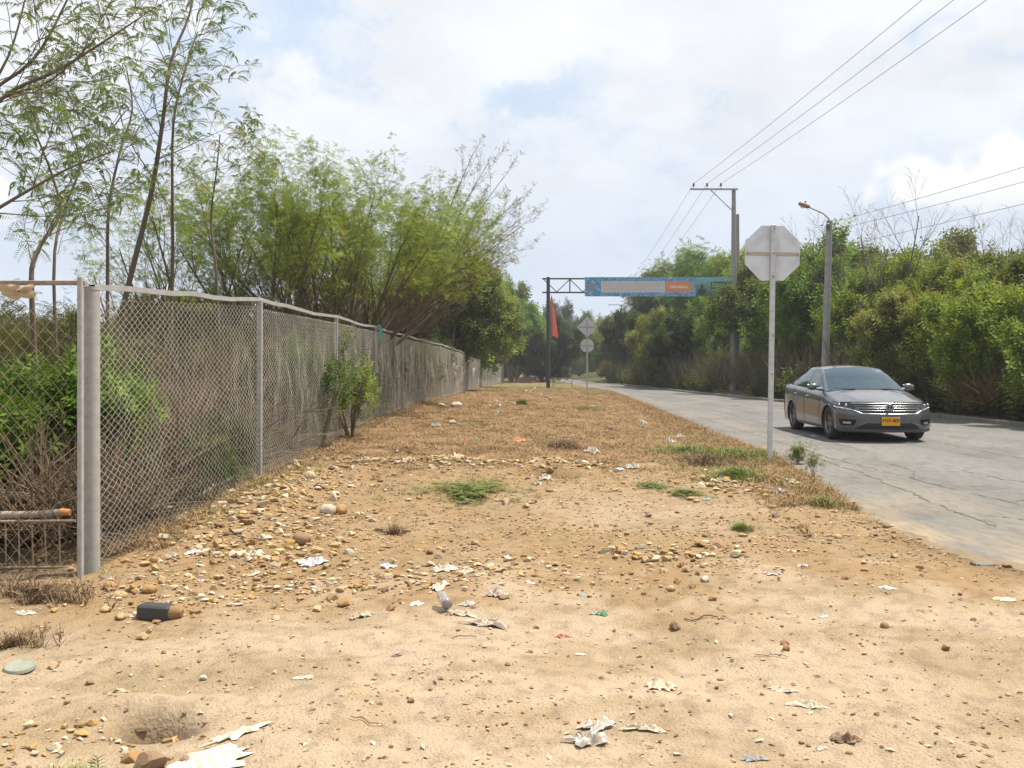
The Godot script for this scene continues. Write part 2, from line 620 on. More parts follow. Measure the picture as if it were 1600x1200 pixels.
func build_road() -> void:
	var g := Geo.new()
	var ds := []
	var d := -14.0
	while d < 90.0:
		ds.append(d)
		d += 0.05 if d > 4.0 and d < 14.0 else 0.3
	while d < 420.0:
		ds.append(d)
		d += 6.0
	var cols := 90
	for dd in ds:
		var xe := pl(dd, road_left) + rough.get_noise_2d(dd * 0.8, 3.0) * 0.10 + rough.get_noise_2d(dd * 3.0, 30.0) * 0.08 + rough.get_noise_2d(dd * 11.0, 60.0) * 0.05
		var xr := pl(dd, road_right)
		for q in cols + 3:
			var t := maxf(0.0, float(q - 2) / cols)
			var x := lerpf(xe, xr, t)
			var n := broad.get_noise_2d(x * 1.2, dd * 0.5) * 0.6 + rough.get_noise_2d(x * 0.8, dd * 0.35) * 0.6
			var c := Color(0.172, 0.166, 0.156).lerp(Color(0.140, 0.136, 0.130), clampf(0.5 + n, 0.0, 1.0))
			# sand drifted over the shoulder, and tan bands where wheels do not run
			var off := x - xe
			var drift := ss(1.5, 0.15, off + n * 1.8) * (0.85 * ss(10.0, 7.2, dd) + 0.08)
			c = c.lerp(Color(0.32, 0.245, 0.16), clampf(drift, 0.0, 1.0))
			c = c.lerp(Color(0.235, 0.2, 0.155), 0.45 * ss(0.10, 0.0, absf(t - 0.12 - n * 0.02)) * ss(-0.15, 0.25, n + 0.1) )
			c = c.lerp(Color(0.24, 0.21, 0.17), 0.55 * ss(0.9, 0.2, xr - x + n))
			c = c.lerp(Color(0.19, 0.185, 0.18), 0.35 * ss(0.08, 0.0, absf(t - 0.55 - n * 0.03)))
			var wear := ss(0.055, 0.0, minf(absf(t - 0.17), absf(t - 0.36))) + ss(0.055, 0.0, minf(absf(t - 0.64), absf(t - 0.83)))
			c = c.lerp(Color(0.125, 0.121, 0.115), clampf(wear * (0.4 + n * 0.5), 0.0, 0.5))
			if rough.get_noise_2d(x * 0.5 + 90.0, dd * 0.4) > 0.22:
				c = c * 0.86
			if q < 2:
				c = Color(0.235, 0.17, 0.105)
			g.col = c
			g.put(Vector3(x - (0.16 if q == 0 else 0.0), -0.05 if q == 0 else 0.03 * sin(t * PI), -dd), Vector3.UP if q > 1 else Vector3(-0.25, 0.95, 0).normalized())
	var w := cols + 3
	for r in ds.size() - 1:
		for q in w - 1:
			var p := r * w + q
			g.cell(p, p + 1, p + w + 1, p + w)
	tag(part("road", g, M.tar), "sun-bleached grey asphalt road bending away between the trees", "", "", "structure")
	# long cracks
	var lines := [[[5.6, 5.9], [5.42, 7.1], [5.2, 8.6], [5.1, 10.5], [5.02, 12.6], [5.1, 15.0], [5.25, 19.0], [5.6, 25.0]], [[4.3, 7.3], [4.36, 8.2], [4.55, 9.6], [4.72, 11.2], [4.9, 14.0]], [[7.6, 8.7], [7.1, 9.3], [6.6, 9.5], [6.2, 10.3], [6.15, 11.4]], [[6.9, 6.8], [6.3, 7.5], [5.5, 7.9]], [[5.2, 8.6], [5.7, 9.0], [6.3, 8.9]], [[5.1, 10.5], [5.5, 11.3], [5.6, 12.2]], [[5.42, 7.1], [4.9, 7.5], [4.5, 7.9]], [[8.2, 10.5], [7.9, 12.5], [8.0, 15.5]], [[6.0, 14.0], [6.1, 17.0], [6.5, 22.0], [7.0, 30.0]], [[5.02, 12.6], [5.35, 13.1], [5.9, 13.3]]]
	for L in lines:
		var q := Geo.new()
		var r := rng(int(L[0][0] * 100.0))
		var pts := []
		for k in L.size() - 1:
			var steps := 14
			for s in steps:
				var t := float(s) / steps
				pts.append(Vector3(lerpf(L[k][0], L[k + 1][0], t) + r.randf_range(-0.035, 0.035), 0.0, -lerpf(L[k][1], L[k + 1][1], t)))
		for k in pts.size() - 1:
			var wd := r.randf_range(0.004, 0.015)
			for e in 2:
				var p: Vector3 = pts[k + e]
				var t := clampf((p.x - pl(-p.z, road_left)) / (pl(-p.z, road_right) - pl(-p.z, road_left)), 0.0, 1.0)
				pts[k + e].y = 0.03 * sin(t * PI) + 0.004
			if r.randf() < 0.12:
				continue
			q.quad(pts[k] + Vector3(-wd, 0, 0), pts[k] + Vector3(wd, 0, 0), pts[k + 1] + Vector3(wd, 0, 0), pts[k + 1] + Vector3(-wd, 0, 0))
		tag(part("road_crack", q, M.crack), "dark crack wandering along the asphalt", "", "", "structure")
	# raised kerb on the far side, one precast length after another
	var root := thing("kerb", "low concrete kerb along the far side of the road", "kerb")
	root.set_meta("kind", "structure")
	root.remove_meta("category")
	var dd2 := 14.0
	var kerb_mesh := {}
	var r2 := rng(77)
	while dd2 < 75.0:
		var len := 2.0
		var a := Vector3(pl(dd2, road_right), 0.03, -dd2)
		var b := Vector3(pl(dd2 + len, road_right), 0.03, -dd2 - len)
		var v := r2.randi() % 2
		if not kerb_mesh.has(v):
			var kg := Geo.new()
			kg.box(Vector3.ZERO, Vector3(0.14, 0.18, 1.96), Basis(), 0.02 + v * 0.008)
			kerb_mesh[v] = kg.mesh()
		var o := part("kerb_stone", kerb_mesh[v], M.kerb, root)
		o.position = (a + b) * 0.5 + Vector3(0.05, r2.randf_range(-0.015, 0.01), 0)
		o.rotation.y = atan2(a.x - b.x, a.z - b.z)
		dd2 += len


# ------------------------------------------------------------------ fence
func wires(width: float, height: float, cw: float, ch: float, r: float, s: int) -> ArrayMesh:
	var g := Geo.new()
	var q := rng(s)
	var nk := int(width / (cw * 0.5))
	var nj := int(height / (ch * 0.5))
	var sag := FastNoiseLite.new()
	sag.seed = s
	sag.frequency = 0.9
	for k in nk:
		var pts := []
		var rad := []
		for j in nj + 1:
			var right := (j + k) % 2 == 0
			var x := (k + (1 if right else 0)) * cw * 0.5
			var y := j * ch * 0.5
			var belly := sag.get_noise_2d(x, y) * 0.06 * sin(PI * clampf(y / height, 0.0, 1.0))
			pts.append(Vector3(x, y + sag.get_noise_2d(x + 9.0, y) * 0.012, belly + (r if (j % 2 == 0) else -r)))
			rad.append(r)
		g.tube(pts, rad, 3, false)
	return g.mesh()

func build_fence() -> void:
	var root := thing("chain_link_fence", "long grey chain link fence along the dirt verge, top rail sagging between posts", "fence")
	var H := 2.15
	var spots := [6.23, 9.6, 14.2, 19.3, 23.5]
	while spots[-1] < 100.0:
		spots.append(spots[-1] + 4.5)
	var unit := wires(4.6, 2.0, 0.09, 0.062, 0.0024, 4)
	var first := wires(3.38, 2.02, 0.09, 0.062, 0.0024, 5)
	var pg := Geo.new()
	pg.box(Vector3(0, H * 0.5 - 0.2, 0), Vector3(0.06, H + 0.4, 0.06), Basis(), 0.008)
	var post := pg.mesh()
	var r := rng(3)
	for k in spots.size():
		var d: float = spots[k]
		var x := pl(d, fence_x)
		var base := Vector3(x, pl(d, fence_h), -d)
		if k == 0:
			var cg := Geo.new()
			cg.tube([Vector3(0, -0.3, 0), Vector3(0, H - 0.02, 0)], [0.057, 0.057], 20)
			cg.tube([Vector3(0, H - 0.02, 0), Vector3(0, H + 0.004, 0)], [0.060, 0.060], 20)
			var c := part("post", cg, M.post, root)
			c.position = base
		else:
			var c := part("post", post, M.galv, root)
			c.position = base
			c.rotation = Vector3(r.randf_range(-0.008, 0.008), r.randf_range(-0.1, 0.1), r.randf_range(-0.012, 0.012))
		if k + 1 >= spots.size():
			break
		var d2: float = spots[k + 1]
		var b2 := Vector3(pl(d2, fence_x), pl(d2, fence_h), -d2)
		# the rail is an angle section that dips and twists a little
		var rg := Geo.new()
		var along := b2 - base
		var flat := Vector3(along.x, 0, along.z).normalized()
		var side := flat.cross(Vector3.UP)
		var prev := Vector3.ZERO
		for s in 9:
			var t := s / 8.0
			var wob := rough.get_noise_2d(d * 3.0 + t * 9.0, 7.0) * 0.05 * sin(PI * t) - 0.025 * sin(PI * t)
			if k == 0:
				wob += 0.05 * sin(PI * t) * (1.0 - t)
			var p := base + along * t + Vector3(0, H + wob, 0) + side * (rough.get_noise_2d(d + t * 5.0, 70.0) * 0.04 * sin(PI * t))
			if s:
				var up := Vector3(0, 0.022, 0)
				var o := side * 0.024
				rg.quad(prev - up + o, p - up + o, p + up + o, prev + up + o)
				rg.quad(prev + up + o, p + up + o, p + up - o, prev + up - o)
				rg.quad(p - up - o, prev - up - o, prev + up - o, p + up - o)
				rg.quad(prev - up - o, p - up - o, p - up + o, prev - up + o)
			prev = p
		part("top_rail", rg, M.galv, root)
		var w := part("wire_mesh", first if k == 0 else unit, M.wire, root)
		var span := 3.38 if k == 0 else 4.6
		w.transform = Transform3D(Basis(along / span, Vector3.UP, -side), base + Vector3(0, 0.06, 0))
	# the corner panel that runs off to the left is a separate, rustier fence
	var left := thing("corner_fence", "rusty wide diamond mesh fence panel running left from the corner post", "fence")
	var d0 := 6.12
	var y0 := pl(6.2, fence_h)
	var lg := Geo.new()
	lg.box(Vector3(-3.188, y0 + 1.0, -d0 + 0.02), Vector3(0.036, 2.44, 0.04), Basis(), 0.006)
	part("post", lg, M.post, left)
	var lg2 := Geo.new()
	lg2.box(Vector3(-6.6, y0 + 1.0, -d0 + 0.02), Vector3(0.05, 2.4, 0.05), Basis(), 0.006)
	part("post", lg2, M.post, left)
	var rg2 := Geo.new()
	rg2.box(Vector3(-4.87, 2.045, -d0), Vector3(3.42, 0.034, 0.03), Basis(), 0.004)
	part("top_rail", rg2, M.rust, left)
	var wl := part("wire_mesh", wires(3.3, 2.0, 0.105, 0.118, 0.0026, 8), M.rust_wire, left)
	wl.position = Vector3(-6.56, y0 + 0.08, -d0)
	# rag caught on the rail and the ribbon tied further along
	var rag := Geo.new()
	rag.grid(crumple(9, 7, 0.3, 0.13, 0.035, 91), false)
	var ro := part("plastic_rag", rag, mat(lin(0.42, 0.30, 0.17), 0.7))
	ro.position = Vector3(-3.62, 1.975, -6.08)
	ro.rotation = Vector3(1.45, 0.1, 0.15)
	tag(ro, "torn brownish plastic rag caught on the rusty rail left of the corner post", "rag")
	var rib := Geo.new()
	rib.tube([Vector3(0, 0, 0), Vector3(0.03, 0.04, 0.03), Vector3(0.05, 0.0, 0.02)], [0.02, 0.025, 0.015], 6)
	rib.quad(Vector3(0.03, 0.0, 0.04), Vector3(0.11, -0.02, 0.05), Vector3(0.10, -0.26, 0.06), Vector3(0.05, -0.22, 0.045))
	rib.quad(Vector3(0.0, 0.0, 0.045), Vector3(0.05, 0.0, 0.05), Vector3(0.17, -0.24, 0.09), Vector3(0.1, -0.25, 0.06))
	var rb := part("ribbon", rib, mat(lin(0.10, 0.42, 0.36), 0.6))
	rb.position = Vector3(-3.13, pl(19.3, fence_h) + H, -19.25)
	tag(rb, "turquoise plastic ribbon knotted round the top of a fence post", "ribbon")


func crumple(nx: int, ny: int, w: float, h: float, amp: float, s: int) -> Array:   # a creased, ragged-edged scrap lying in its own x-z plane, as rings round its middle
	var f := FastNoiseLite.new()
	f.seed = s
	f.frequency = 1.0
	f.fractal_octaves = 2
	var rows := []
	var rings := ny
	var around := nx * 2
	for y in rings:
		var row := []
		var q := y / float(rings - 1)
		for x in around + 1:
			var a := TAU * (x % around) / around
			var ca := cos(a)
			var sa := sin(a)
			# superellipse outline with torn edges
			var sq := 1.0 / pow(pow(absf(ca), 3.0) + pow(absf(sa), 3.0), 1.0 / 3.0)
			var rad := 0.5 * sq * maxf(0.3, 0.86 + 0.52 * f.get_noise_2d(ca * 1.1 + 7.0, sa * 1.1) + 0.13 * f.get_noise_2d(ca * 3.4, sa * 3.4 + 3.0))
			var u := ca * rad * q
			var t := sa * rad * q
			var fold := 0.35 + f.get_noise_2d(u * 3.0 + t, t * 2.4 + 11.0) * 0.7 + absf(f.get_noise_2d(u * 6.0 + 3.0, t * 5.0 - u * 3.0)) * 0.5 + f.get_noise_2d(u * 14.0, t * 11.0 + 31.0) * 0.14
			fold *= 0.35 + 0.65 * (1.0 - q * q)
			row.append(Vector3(u * w, amp * fold, t * h))
		rows.append(row)
	return rows


# ------------------------------------------------------------------ leaves
func leaf(g: Geo, at: Vector3, dir: Vector3, up: Vector3, len: float, wid: float) -> void:   # a folded pointed leaf
	var side := dir.cross(up).normalized() * wid * 0.5
	var nn := side.cross(dir).normalized()
	var mid := at + dir * len * 0.45 - nn * wid * 0.1
	var tip := at + dir * len - nn * len * 0.12
	g.tri(at, mid + side + nn * wid * 0.14, tip)
	g.tri(at, tip, mid - side + nn * wid * 0.14)

func sprig_mesh(kind: String, s: int) -> ArrayMesh:
	var g := Geo.new()
	var r := rng(s)
	if kind == "broad":                                        # short twig with oval leaves
		for k in 15:
			var t := k / 15.0
			var a := k * 2.4 + r.randf() * 0.5
			var dir := Vector3(cos(a), 0.35 + r.randf_range(-0.5, 0.5), sin(a)).normalized()
			g.col = Color(1, 1, 1) * r.randf_range(0.8, 1.15)
			leaf(g, Vector3(0, t * 0.26, 0) + dir * 0.02, dir, Vector3.UP, r.randf_range(0.08, 0.13), r.randf_range(0.045, 0.065))
	elif kind == "fine":                                       # pinnate spray of narrow leaflets
		for k in 5:
			var a := k * 1.26 + r.randf() * 0.8
			var dir := Vector3(cos(a), r.randf_range(0.0, 0.9), sin(a)).normalized()
			var base := Vector3(0, k * 0.045, 0)
			var side := dir.cross(Vector3.UP).normalized()
			g.col = Color(1, 1, 1) * r.randf_range(0.8, 1.2)
			for q in 6:
				var p := base + dir * (0.03 + q * 0.024) - Vector3(0, q * q * 0.0014, 0)
				for e in [-1.0, 1.0]:
					var d2: Vector3 = (side * e + dir * 0.5 + Vector3(0, r.randf_range(-0.3, 0.2), 0)).normalized()
					leaf(g, p, d2, Vector3.UP, 0.05, 0.016)
	elif kind == "plume":                                      # large drooping feathery leaves, a few on a twig end
		for k in 4:
			var a := k * 1.57 + r.randf() * 1.0
			var dir := Vector3(cos(a), r.randf_range(0.1, 0.7), sin(a)).normalized()
			var p := Vector3(0, k * 0.03, 0)
			g.col = Color(1, 1, 1) * r.randf_range(0.8, 1.2)
			for q in 7:
				var n2 := p + dir * 0.028
				dir = (dir + Vector3(0, -0.16, 0)).normalized()
				var side := dir.cross(Vector3.UP).normalized()
				for e in [-1.0, 1.0]:
					var d2: Vector3 = (side * e * 0.75 + dir * 0.55 + Vector3(0, -0.45, 0)).normalized()
					leaf(g, n2, d2, dir, 0.085 - absf(q - 3.0) * 0.006, 0.017)
				p = n2
	elif kind == "twig":
		for k in 7:
			var a := r.randf() * TAU
			var dir := Vector3(cos(a) * 0.6, 1.0, sin(a) * 0.6).normalized()
			var p := Vector3(0, r.randf() * 0.25, 0)
			g.tube([p, p + dir * 0.2, p + dir * 0.42 + Vector3(r.randf_range(-0.06, 0.06), 0.02, r.randf_range(-0.06, 0.06))], [0.006, 0.004, 0.0015], 3, false)
	elif kind == "blade":
		for k in 9:
			var a := r.randf() * TAU
			var o := Vector3(cos(a), 0, sin(a))
			var side := Vector3(-sin(a), 0, cos(a)) * 0.0055
			var p := o * r.randf() * 0.035
			var h := r.randf_range(0.5, 1.0)
			var mid := p + o * 0.2 * h * 0.3 + Vector3(0, 0.09 * h, 0)
			var tip := p + o * h * r.randf_range(0.06, 0.16) + Vector3(0, 0.17 * h * r.randf_range(0.5, 1.0), 0)
			g.tri(p - side, p + side, mid)
			g.tri(mid - side * 0.7, mid + side * 0.7, tip)
	elif kind == "straw":
		for k in 8:
			var a := r.randf() * TAU
			var o := Vector3(cos(a), 0, sin(a))
			var side := Vector3(-sin(a), 0, cos(a)) * 0.004
			var p := o * r.randf() * 0.05
			var tip := p + o * r.randf_range(0.06, 0.17) + Vector3(0, r.randf_range(0.015, 0.09), 0)
			g.tri(p - side, p + side, tip)
	return g.mesh()


# ------------------------------------------------------------------ growing
# P: one dictionary per level {n, wob, up, kids, from, ang, ratio, rr}; the last level also has leaves, reach, size
func grow(T: Dictionary, p: Vector3, dir: Vector3, len: float, rad: float, lvl: int) -> void:
	var P: Dictionary = T.levels[lvl]
	var r: RandomNumberGenerator = T.r
	var n: int = P.n
	var pts := [p]
	var radii := [rad]
	var q := p
	var d := dir.normalized()
	var last: bool = lvl == T.levels.size() - 1
	for k in n:
		d = (d + Vector3(r.randf_range(-1, 1), r.randf_range(-1, 1), r.randf_range(-1, 1)) * P.wob + Vector3(0, P.up, 0) + T.get("lean", Vector3.ZERO) * (0.04 * (lvl + 1))).normalized()
		q += d * len / n
		pts.append(q)
		radii.append(maxf(rad * (1.0 - 0.8 * (k + 1.0) / n), 0.0035 * T.get("thin", 1.0)))
	T.geo.tube(pts, radii, [7, 5, 4, 3][mini(lvl, 3)], lvl == 0)
	branch(T, pts, radii, len, lvl)

func branch(T: Dictionary, pts: Array, radii: Array, len: float, lvl: int) -> void:
	var P: Dictionary = T.levels[lvl]
	var r: RandomNumberGenerator = T.r
	var m := pts.size() - 1
	if lvl == T.levels.size() - 1:
		for k in int(P.leaves):
			var t := pow(r.randf(), 0.7) * m
			var a := mini(int(t), m - 1)
			var at: Vector3 = pts[a].lerp(pts[a + 1], t - a) + Vector3(r.randf_range(-1, 1), r.randf_range(-1, 1), r.randf_range(-1, 1)) * P.reach
			var s: float = P.size * r.randf_range(0.7, 1.3)
			var tilt := Basis.from_euler(Vector3(r.randf_range(-0.9, 0.9), r.randf() * TAU, r.randf_range(-0.9, 0.9)))
			T.sp.append(Transform3D(tilt.scaled(Vector3.ONE * s), at))
			if at.y < T.get("keep", -99.0):
				T.sp.pop_back()
		return
	for k in int(P.kids):
		var t: float = lerpf(P.from, 1.0, (k + r.randf() * 0.8) / P.kids) * m
		var a := mini(int(t), m - 1)
		var at: Vector3 = pts[a].lerp(pts[a + 1], t - a)
		var dir: Vector3 = (pts[a + 1] - pts[a]).normalized()
		var az := k * 2.4 + r.randf() * 0.9
		var o := dir.cross(Vector3.UP if absf(dir.y) < 0.95 else Vector3.RIGHT).normalized()
		o = o.rotated(dir, az)
		var ang: float = P.ang * r.randf_range(0.7, 1.25)
		var d2 := (dir * cos(ang) + o * sin(ang)).normalized()
		var l2: float = len * P.ratio * r.randf_range(0.7, 1.2) * (1.15 - 0.5 * t / m)
		grow(T, at, d2, l2, lerpf(radii[a], radii[a + 1], t - a) * P.get("rr", 0.6), lvl + 1)

func leafy(called: String, T: Dictionary, o: Node3D, bark: Material, tint: Array, s: int, trunk_name := "trunk") -> void:
	part(trunk_name, T.geo, bark, o)
	if T.sp.is_empty():
		return
	var r := rng(s)
	var tints := []
	for x in T.sp:
		var c: Color = tint[0].lerp(tint[1], r.randf())
		if r.randf() < 0.02 and tint.size() > 2:
			c = tint[2]
		tints.append(c * r.randf_range(0.8, 1.2))
	copies("crown", M[called], M.leaf, T.sp, tints, o)

func shrubby(levels: Array, stems: int, spread: float, h: float, rad: float, s: int, lean := Vector3.ZERO, keep := -99.0, fork := -0.1) -> Dictionary:
	var T := {"geo": Geo.new(), "r": rng(s), "sp": [], "levels": levels, "lean": lean, "keep": keep}
	if fork > 0.0:
		for k in 4:
			T.geo.tube([Vector3(cos(k * 1.6) * 0.22, -0.1, sin(k * 1.6) * 0.22), Vector3(cos(k * 1.6) * 0.10, fork * 0.5, sin(k * 1.6) * 0.1), Vector3(cos(k * 1.6) * 0.13, fork + 0.15, sin(k * 1.6) * 0.13)], [rad * 1.5, rad * 1.25, rad], 7)
	for k in stems:
		var a: float = k * 2.39996 + T.r.randf() * 0.7
		var out: float = spread * sqrt((k + 0.5) / stems)
		var dir := Vector3(cos(a) * out, 1.0, sin(a) * out)
		grow(T, Vector3(cos(a), 0, sin(a)) * rad * 1.5 + Vector3(0, fork * (1.0 - 0.35 * T.r.randf()) if fork > 0.0 else fork, 0), dir, h * T.r.randf_range(0.8, 1.1), rad * T.r.randf_range(0.7, 1.2), 0)
	return T


func build_trees() -> void:
	for k in ["broad", "fine", "plume", "twig"]:
		M[k] = sprig_mesh(k, k.length() * 7 + 1)
	var lime := [Color(0.296, 0.370, 0.063), Color(0.177, 0.239, 0.041), Color(0.323, 0.311, 0.089)]
	var olive := [Color(0.220, 0.257, 0.061), Color(0.127, 0.162, 0.037), Color(0.242, 0.216, 0.089)]
	var dark := [Color(0.103, 0.137, 0.036), Color(0.053, 0.082, 0.022), Color(0.185, 0.154, 0.055)]
	var feather := [Color(0.232, 0.305, 0.095), Color(0.146, 0.208, 0.070), Color(0.396, 0.342, 0.126)]

	# ---- slim trees close behind the fence, trunks drawn by hand
	var twig_levels := [
		{"n": 6, "wob": 0.05, "up": 0.0, "kids": 14, "from": 0.34, "ang": 0.85, "ratio": 0.25, "rr": 0.32},
		{"n": 5, "wob": 0.12, "up": 0.03, "kids": 4, "from": 0.3, "ang": 0.7, "ratio": 0.45, "rr": 0.55},
		{"n": 3, "wob": 0.18, "up": -0.02, "kids": 0, "from": 0.3, "ang": 0.6, "ratio": 0.5, "leaves": 1, "reach": 0.05, "size": 0.85}]
	var slim := [
		["slender grey-trunked tree leaning right, the tallest above the fence", [[128, 700], [190, 440], [232, 300], [262, 200], [275, 105], [292, 20], [300, -60]], 13.0, 0.085, 41],
		["straight slim tree just right of the tallest leaning one", [[258, 690], [263, 440], [275, 330], [280, 200], [288, 110], [300, 40]], 13.6, 0.06, 42],
		["thin pole-like tree left of the tallest leaning one", [[168, 690], [172, 440], [183, 330], [190, 240], [196, 165], [190, 105]], 12.4, 0.05, 43],
		["dark forked sapling seen through the corner panel", [[70, 640], [69, 480], [66, 400], [80, 330], [66, 270], [60, 210]], 9.6, 0.055, 44],
		["slim sapling with sparse leaves between the forked one and the thin pole", [[100, 640], [96, 440], [92, 330], [110, 250], [104, 190]], 11.0, 0.04, 45],
		["thin upright tree with airy leaves in front of the bushy green crown", [[345, 660], [338, 450], [322, 340], [335, 270], [350, 215]], 15.0, 0.05, 46]]
	for S in slim:
		var base := aim(S[1][0][0], S[1][0][1], S[2])
		base.y = ground(base.x, base.z)
		var T := {"geo": Geo.new(), "r": rng(S[4]), "sp": [], "levels": twig_levels}
		var pts := []
		var radii := []
		for k in S[1].size():
			var p := aim(S[1][k][0], S[1][k][1], S[2]) - base
			p.z = 0.25 * sin(k * 1.3 + S[4])
			if k == 0:
				p = Vector3(0, -0.1, 0)
			pts.append(p)
			radii.append(lerpf(S[3] * 0.62, 0.009, float(k) / (S[1].size() - 1)))
		T.geo.tube(smooth_line(pts), smooth_num(radii), 8)
		branch(T, pts, radii, 7.0 if S[2] > 12.0 else 4.6, 0)
		var o := thing("slim_tree", S[0], "tree", base, 0.0, "slim trees behind the fence")
		leafy("plume", T, o, M.bark_stem, feather, S[4])

	# ---- the tree at the upper left whose boughs hang into the picture
	var nearT := {"geo": Geo.new(), "r": rng(51), "sp": [], "levels": [
		{"n": 6, "wob": 0.05, "up": 0.0, "kids": 6, "from": 0.3, "ang": 0.8, "ratio": 0.34, "rr": 0.4},
		{"n": 5, "wob": 0.12, "up": 0.02, "kids": 5, "from": 0.25, "ang": 0.75, "ratio": 0.48, "rr": 0.55},
		{"n": 3, "wob": 0.2, "up": -0.05, "kids": 0, "from": 0.3, "ang": 0.6, "ratio": 0.5, "leaves": 1, "reach": 0.08, "size": 0.8}]}
	var nb := Vector3(-6.0, 0, -7.6)
	nb.y = ground(nb.x, nb.z)
	for bough in [[[-160, 600], [-110, 330], [-20, 150], [20, 70], [48, -40]], [[-120, 340], [-40, 170], [50, 95], [100, 10], [130, -60]], [[-110, 330], [-10, 165], [90, 110], [170, 60], [215, 30]], [[-130, 420], [-40, 350], [40, 300], [110, 262], [180, 235]], [[-120, 330], [-60, 190], [10, 150], [80, 125], [150, 60]]]:
		var pts := []
		var radii := []
		for k in bough.size():
			pts.append(aim(bough[k][0], bough[k][1], 7.6 + k * 0.12) - nb)
			radii.append(lerpf(0.022, 0.006, float(k) / (bough.size() - 1)))
		if bough[0][1] == 600:
			pts.push_front(Vector3(0, -0.1, 0))
			radii.push_front(0.05)
		nearT.geo.tube(smooth_line(pts), smooth_num(radii), 7)
		branch(nearT, pts, radii, 3.2, 0)
	var no := thing("feathery_tree", "grey-green feathery boughs reaching in from the upper left corner", "tree", nb)
	leafy("plume", nearT, no, M.bark_stem, [Color(0.27, 0.31, 0.17), Color(0.18, 0.22, 0.12), Color(0.16, 0.15, 0.08)], 51)

	# ---- bushy vase-shaped trees behind the fence
	var vase := [
		{"n": 8, "wob": 0.05, "up": 0.012, "kids": 9, "from": 0.26, "ang": 0.42, "ratio": 0.36, "rr": 0.55},
		{"n": 5, "wob": 0.10, "up": 0.05, "kids": 6, "from": 0.2, "ang": 0.55, "ratio": 0.5, "rr": 0.55},
		{"n": 3, "wob": 0.15, "up": 0.04, "kids": 0, "from": 0.3, "ang": 0.6, "ratio": 0.5, "leaves": 6, "reach": 0.32, "size": 0.85}]
	var E := [
		["broad fan-shaped green tree with many dark stems above the fence", 528.0, 22.0, 26, 1.45, 5.0, 0.06, 61, Vector3(0.12, 0, 0), 3.2, 1.3],
		["green tree leaning right over the fence beyond the fan-shaped one", 630.0, 27.5, 20, 1.05, 5.5, 0.07, 62, Vector3(0.1, 0, 0), 3.6, 1.5],
		["light green bushy tree left of the fan-shaped one", 420.0, 20.0, 9, 0.8, 5.2, 0.06, 63, Vector3(0.05, 0, 0), 2.8, 0.6],
		["airy light green tree behind the slim trunks", 315.0, 19.0, 7, 0.7, 4.3, 0.055, 64, Vector3(-0.05, 0, 0), 2.4, 0.5],
		["low airy tree behind the straight slim trunk", 225.0, 21.0, 6, 0.75, 4.0, 0.055, 65, Vector3.ZERO, 2.2, 0.5]]
	for e in E:
		var at := aim(e[1], 600, e[2])
		at.x = minf(at.x, pl(e[2], fence_x) - 1.3)
		at.y = ground(at.x, at.z)
		var lv := vase.duplicate(true)
		if e[7] > 62:
			lv[2].leaves = 6
		if e[7] == 65 or e[7] == 64:
			lv[2].leaves = 3
		var T := shrubby(lv, e[3], e[4], e[5], e[6], e[7], e[8], e[9], e[10])
		var o := thing("bushy_tree", e[0], "tree", at, 0.0, "bushy trees behind the fence")
		var kept := []
		var sieve := rng(e[7] + 400)
		for x in T.sp:
			if sieve.randf() < 0.12 + 0.88 * ss(2.9, 5.4, x.origin.y):
				kept.append(x)
		T.sp = kept
		leafy("fine", T, o, M.bark_stem, [Color(0.30, 0.37, 0.08), Color(0.19, 0.25, 0.055), Color(0.32, 0.26, 0.09)], e[7])
	# bare boughs reaching out on the right of the leaning tree
	var bareT := {"geo": Geo.new(), "r": rng(67), "sp": [], "levels": [
		{"n": 6, "wob": 0.05, "up": 0.0, "kids": 9, "from": 0.3, "ang": 0.4, "ratio": 0.32, "rr": 0.5},
		{"n": 4, "wob": 0.1, "up": 0.03, "kids": 6, "from": 0.2, "ang": 0.45, "ratio": 0.5, "rr": 0.6},
		{"n": 3, "wob": 0.14, "up": 0.02, "kids": 0, "from": 0.3, "ang": 0.6, "ratio": 0.5, "leaves": 1, "reach": 0.05, "size": 0.6}]}
	var bb := Vector3(-3.75, ground(-3.75, -27.0), -27.0)
	for e in [[808, 312, 0.1], [816, 352, -0.3], [806, 392, 0.3], [788, 275, -0.2], [765, 250, 0.2], [822, 335, 0.4], [778, 418, -0.4], [740, 238, 0.0]]:
		var pts := [Vector3(0, -0.1, 0), Vector3(0.03, 1.1, e[2] * 0.3)]
		var start := aim(632, 520, 27.0) - bb
		var stop := aim(e[0], e[1], 27.0 + e[2] * 3.0) - bb
		pts.append(Vector3(start.x + 0.2, 2.7, e[2]))
		pts.append(pts[2].lerp(stop, 0.5) + Vector3(-0.1, 0.12, 0))
		pts.append(stop)
		var radii := [0.055, 0.05, 0.042, 0.024, 0.006]
		bareT.geo.tube(smooth_line(pts), smooth_num(radii), 6)
		branch(bareT, pts.slice(2), [0.03, 0.02, 0.006], 4.2, 0)
	var bo := thing("bare_tree", "half bare tree with pale twigs sweeping right above the fence", "tree", bb)
	leafy("fine", bareT, bo, M.bark_stem, [Color(0.25, 0.22, 0.09), Color(0.2, 0.14, 0.08)], 67)

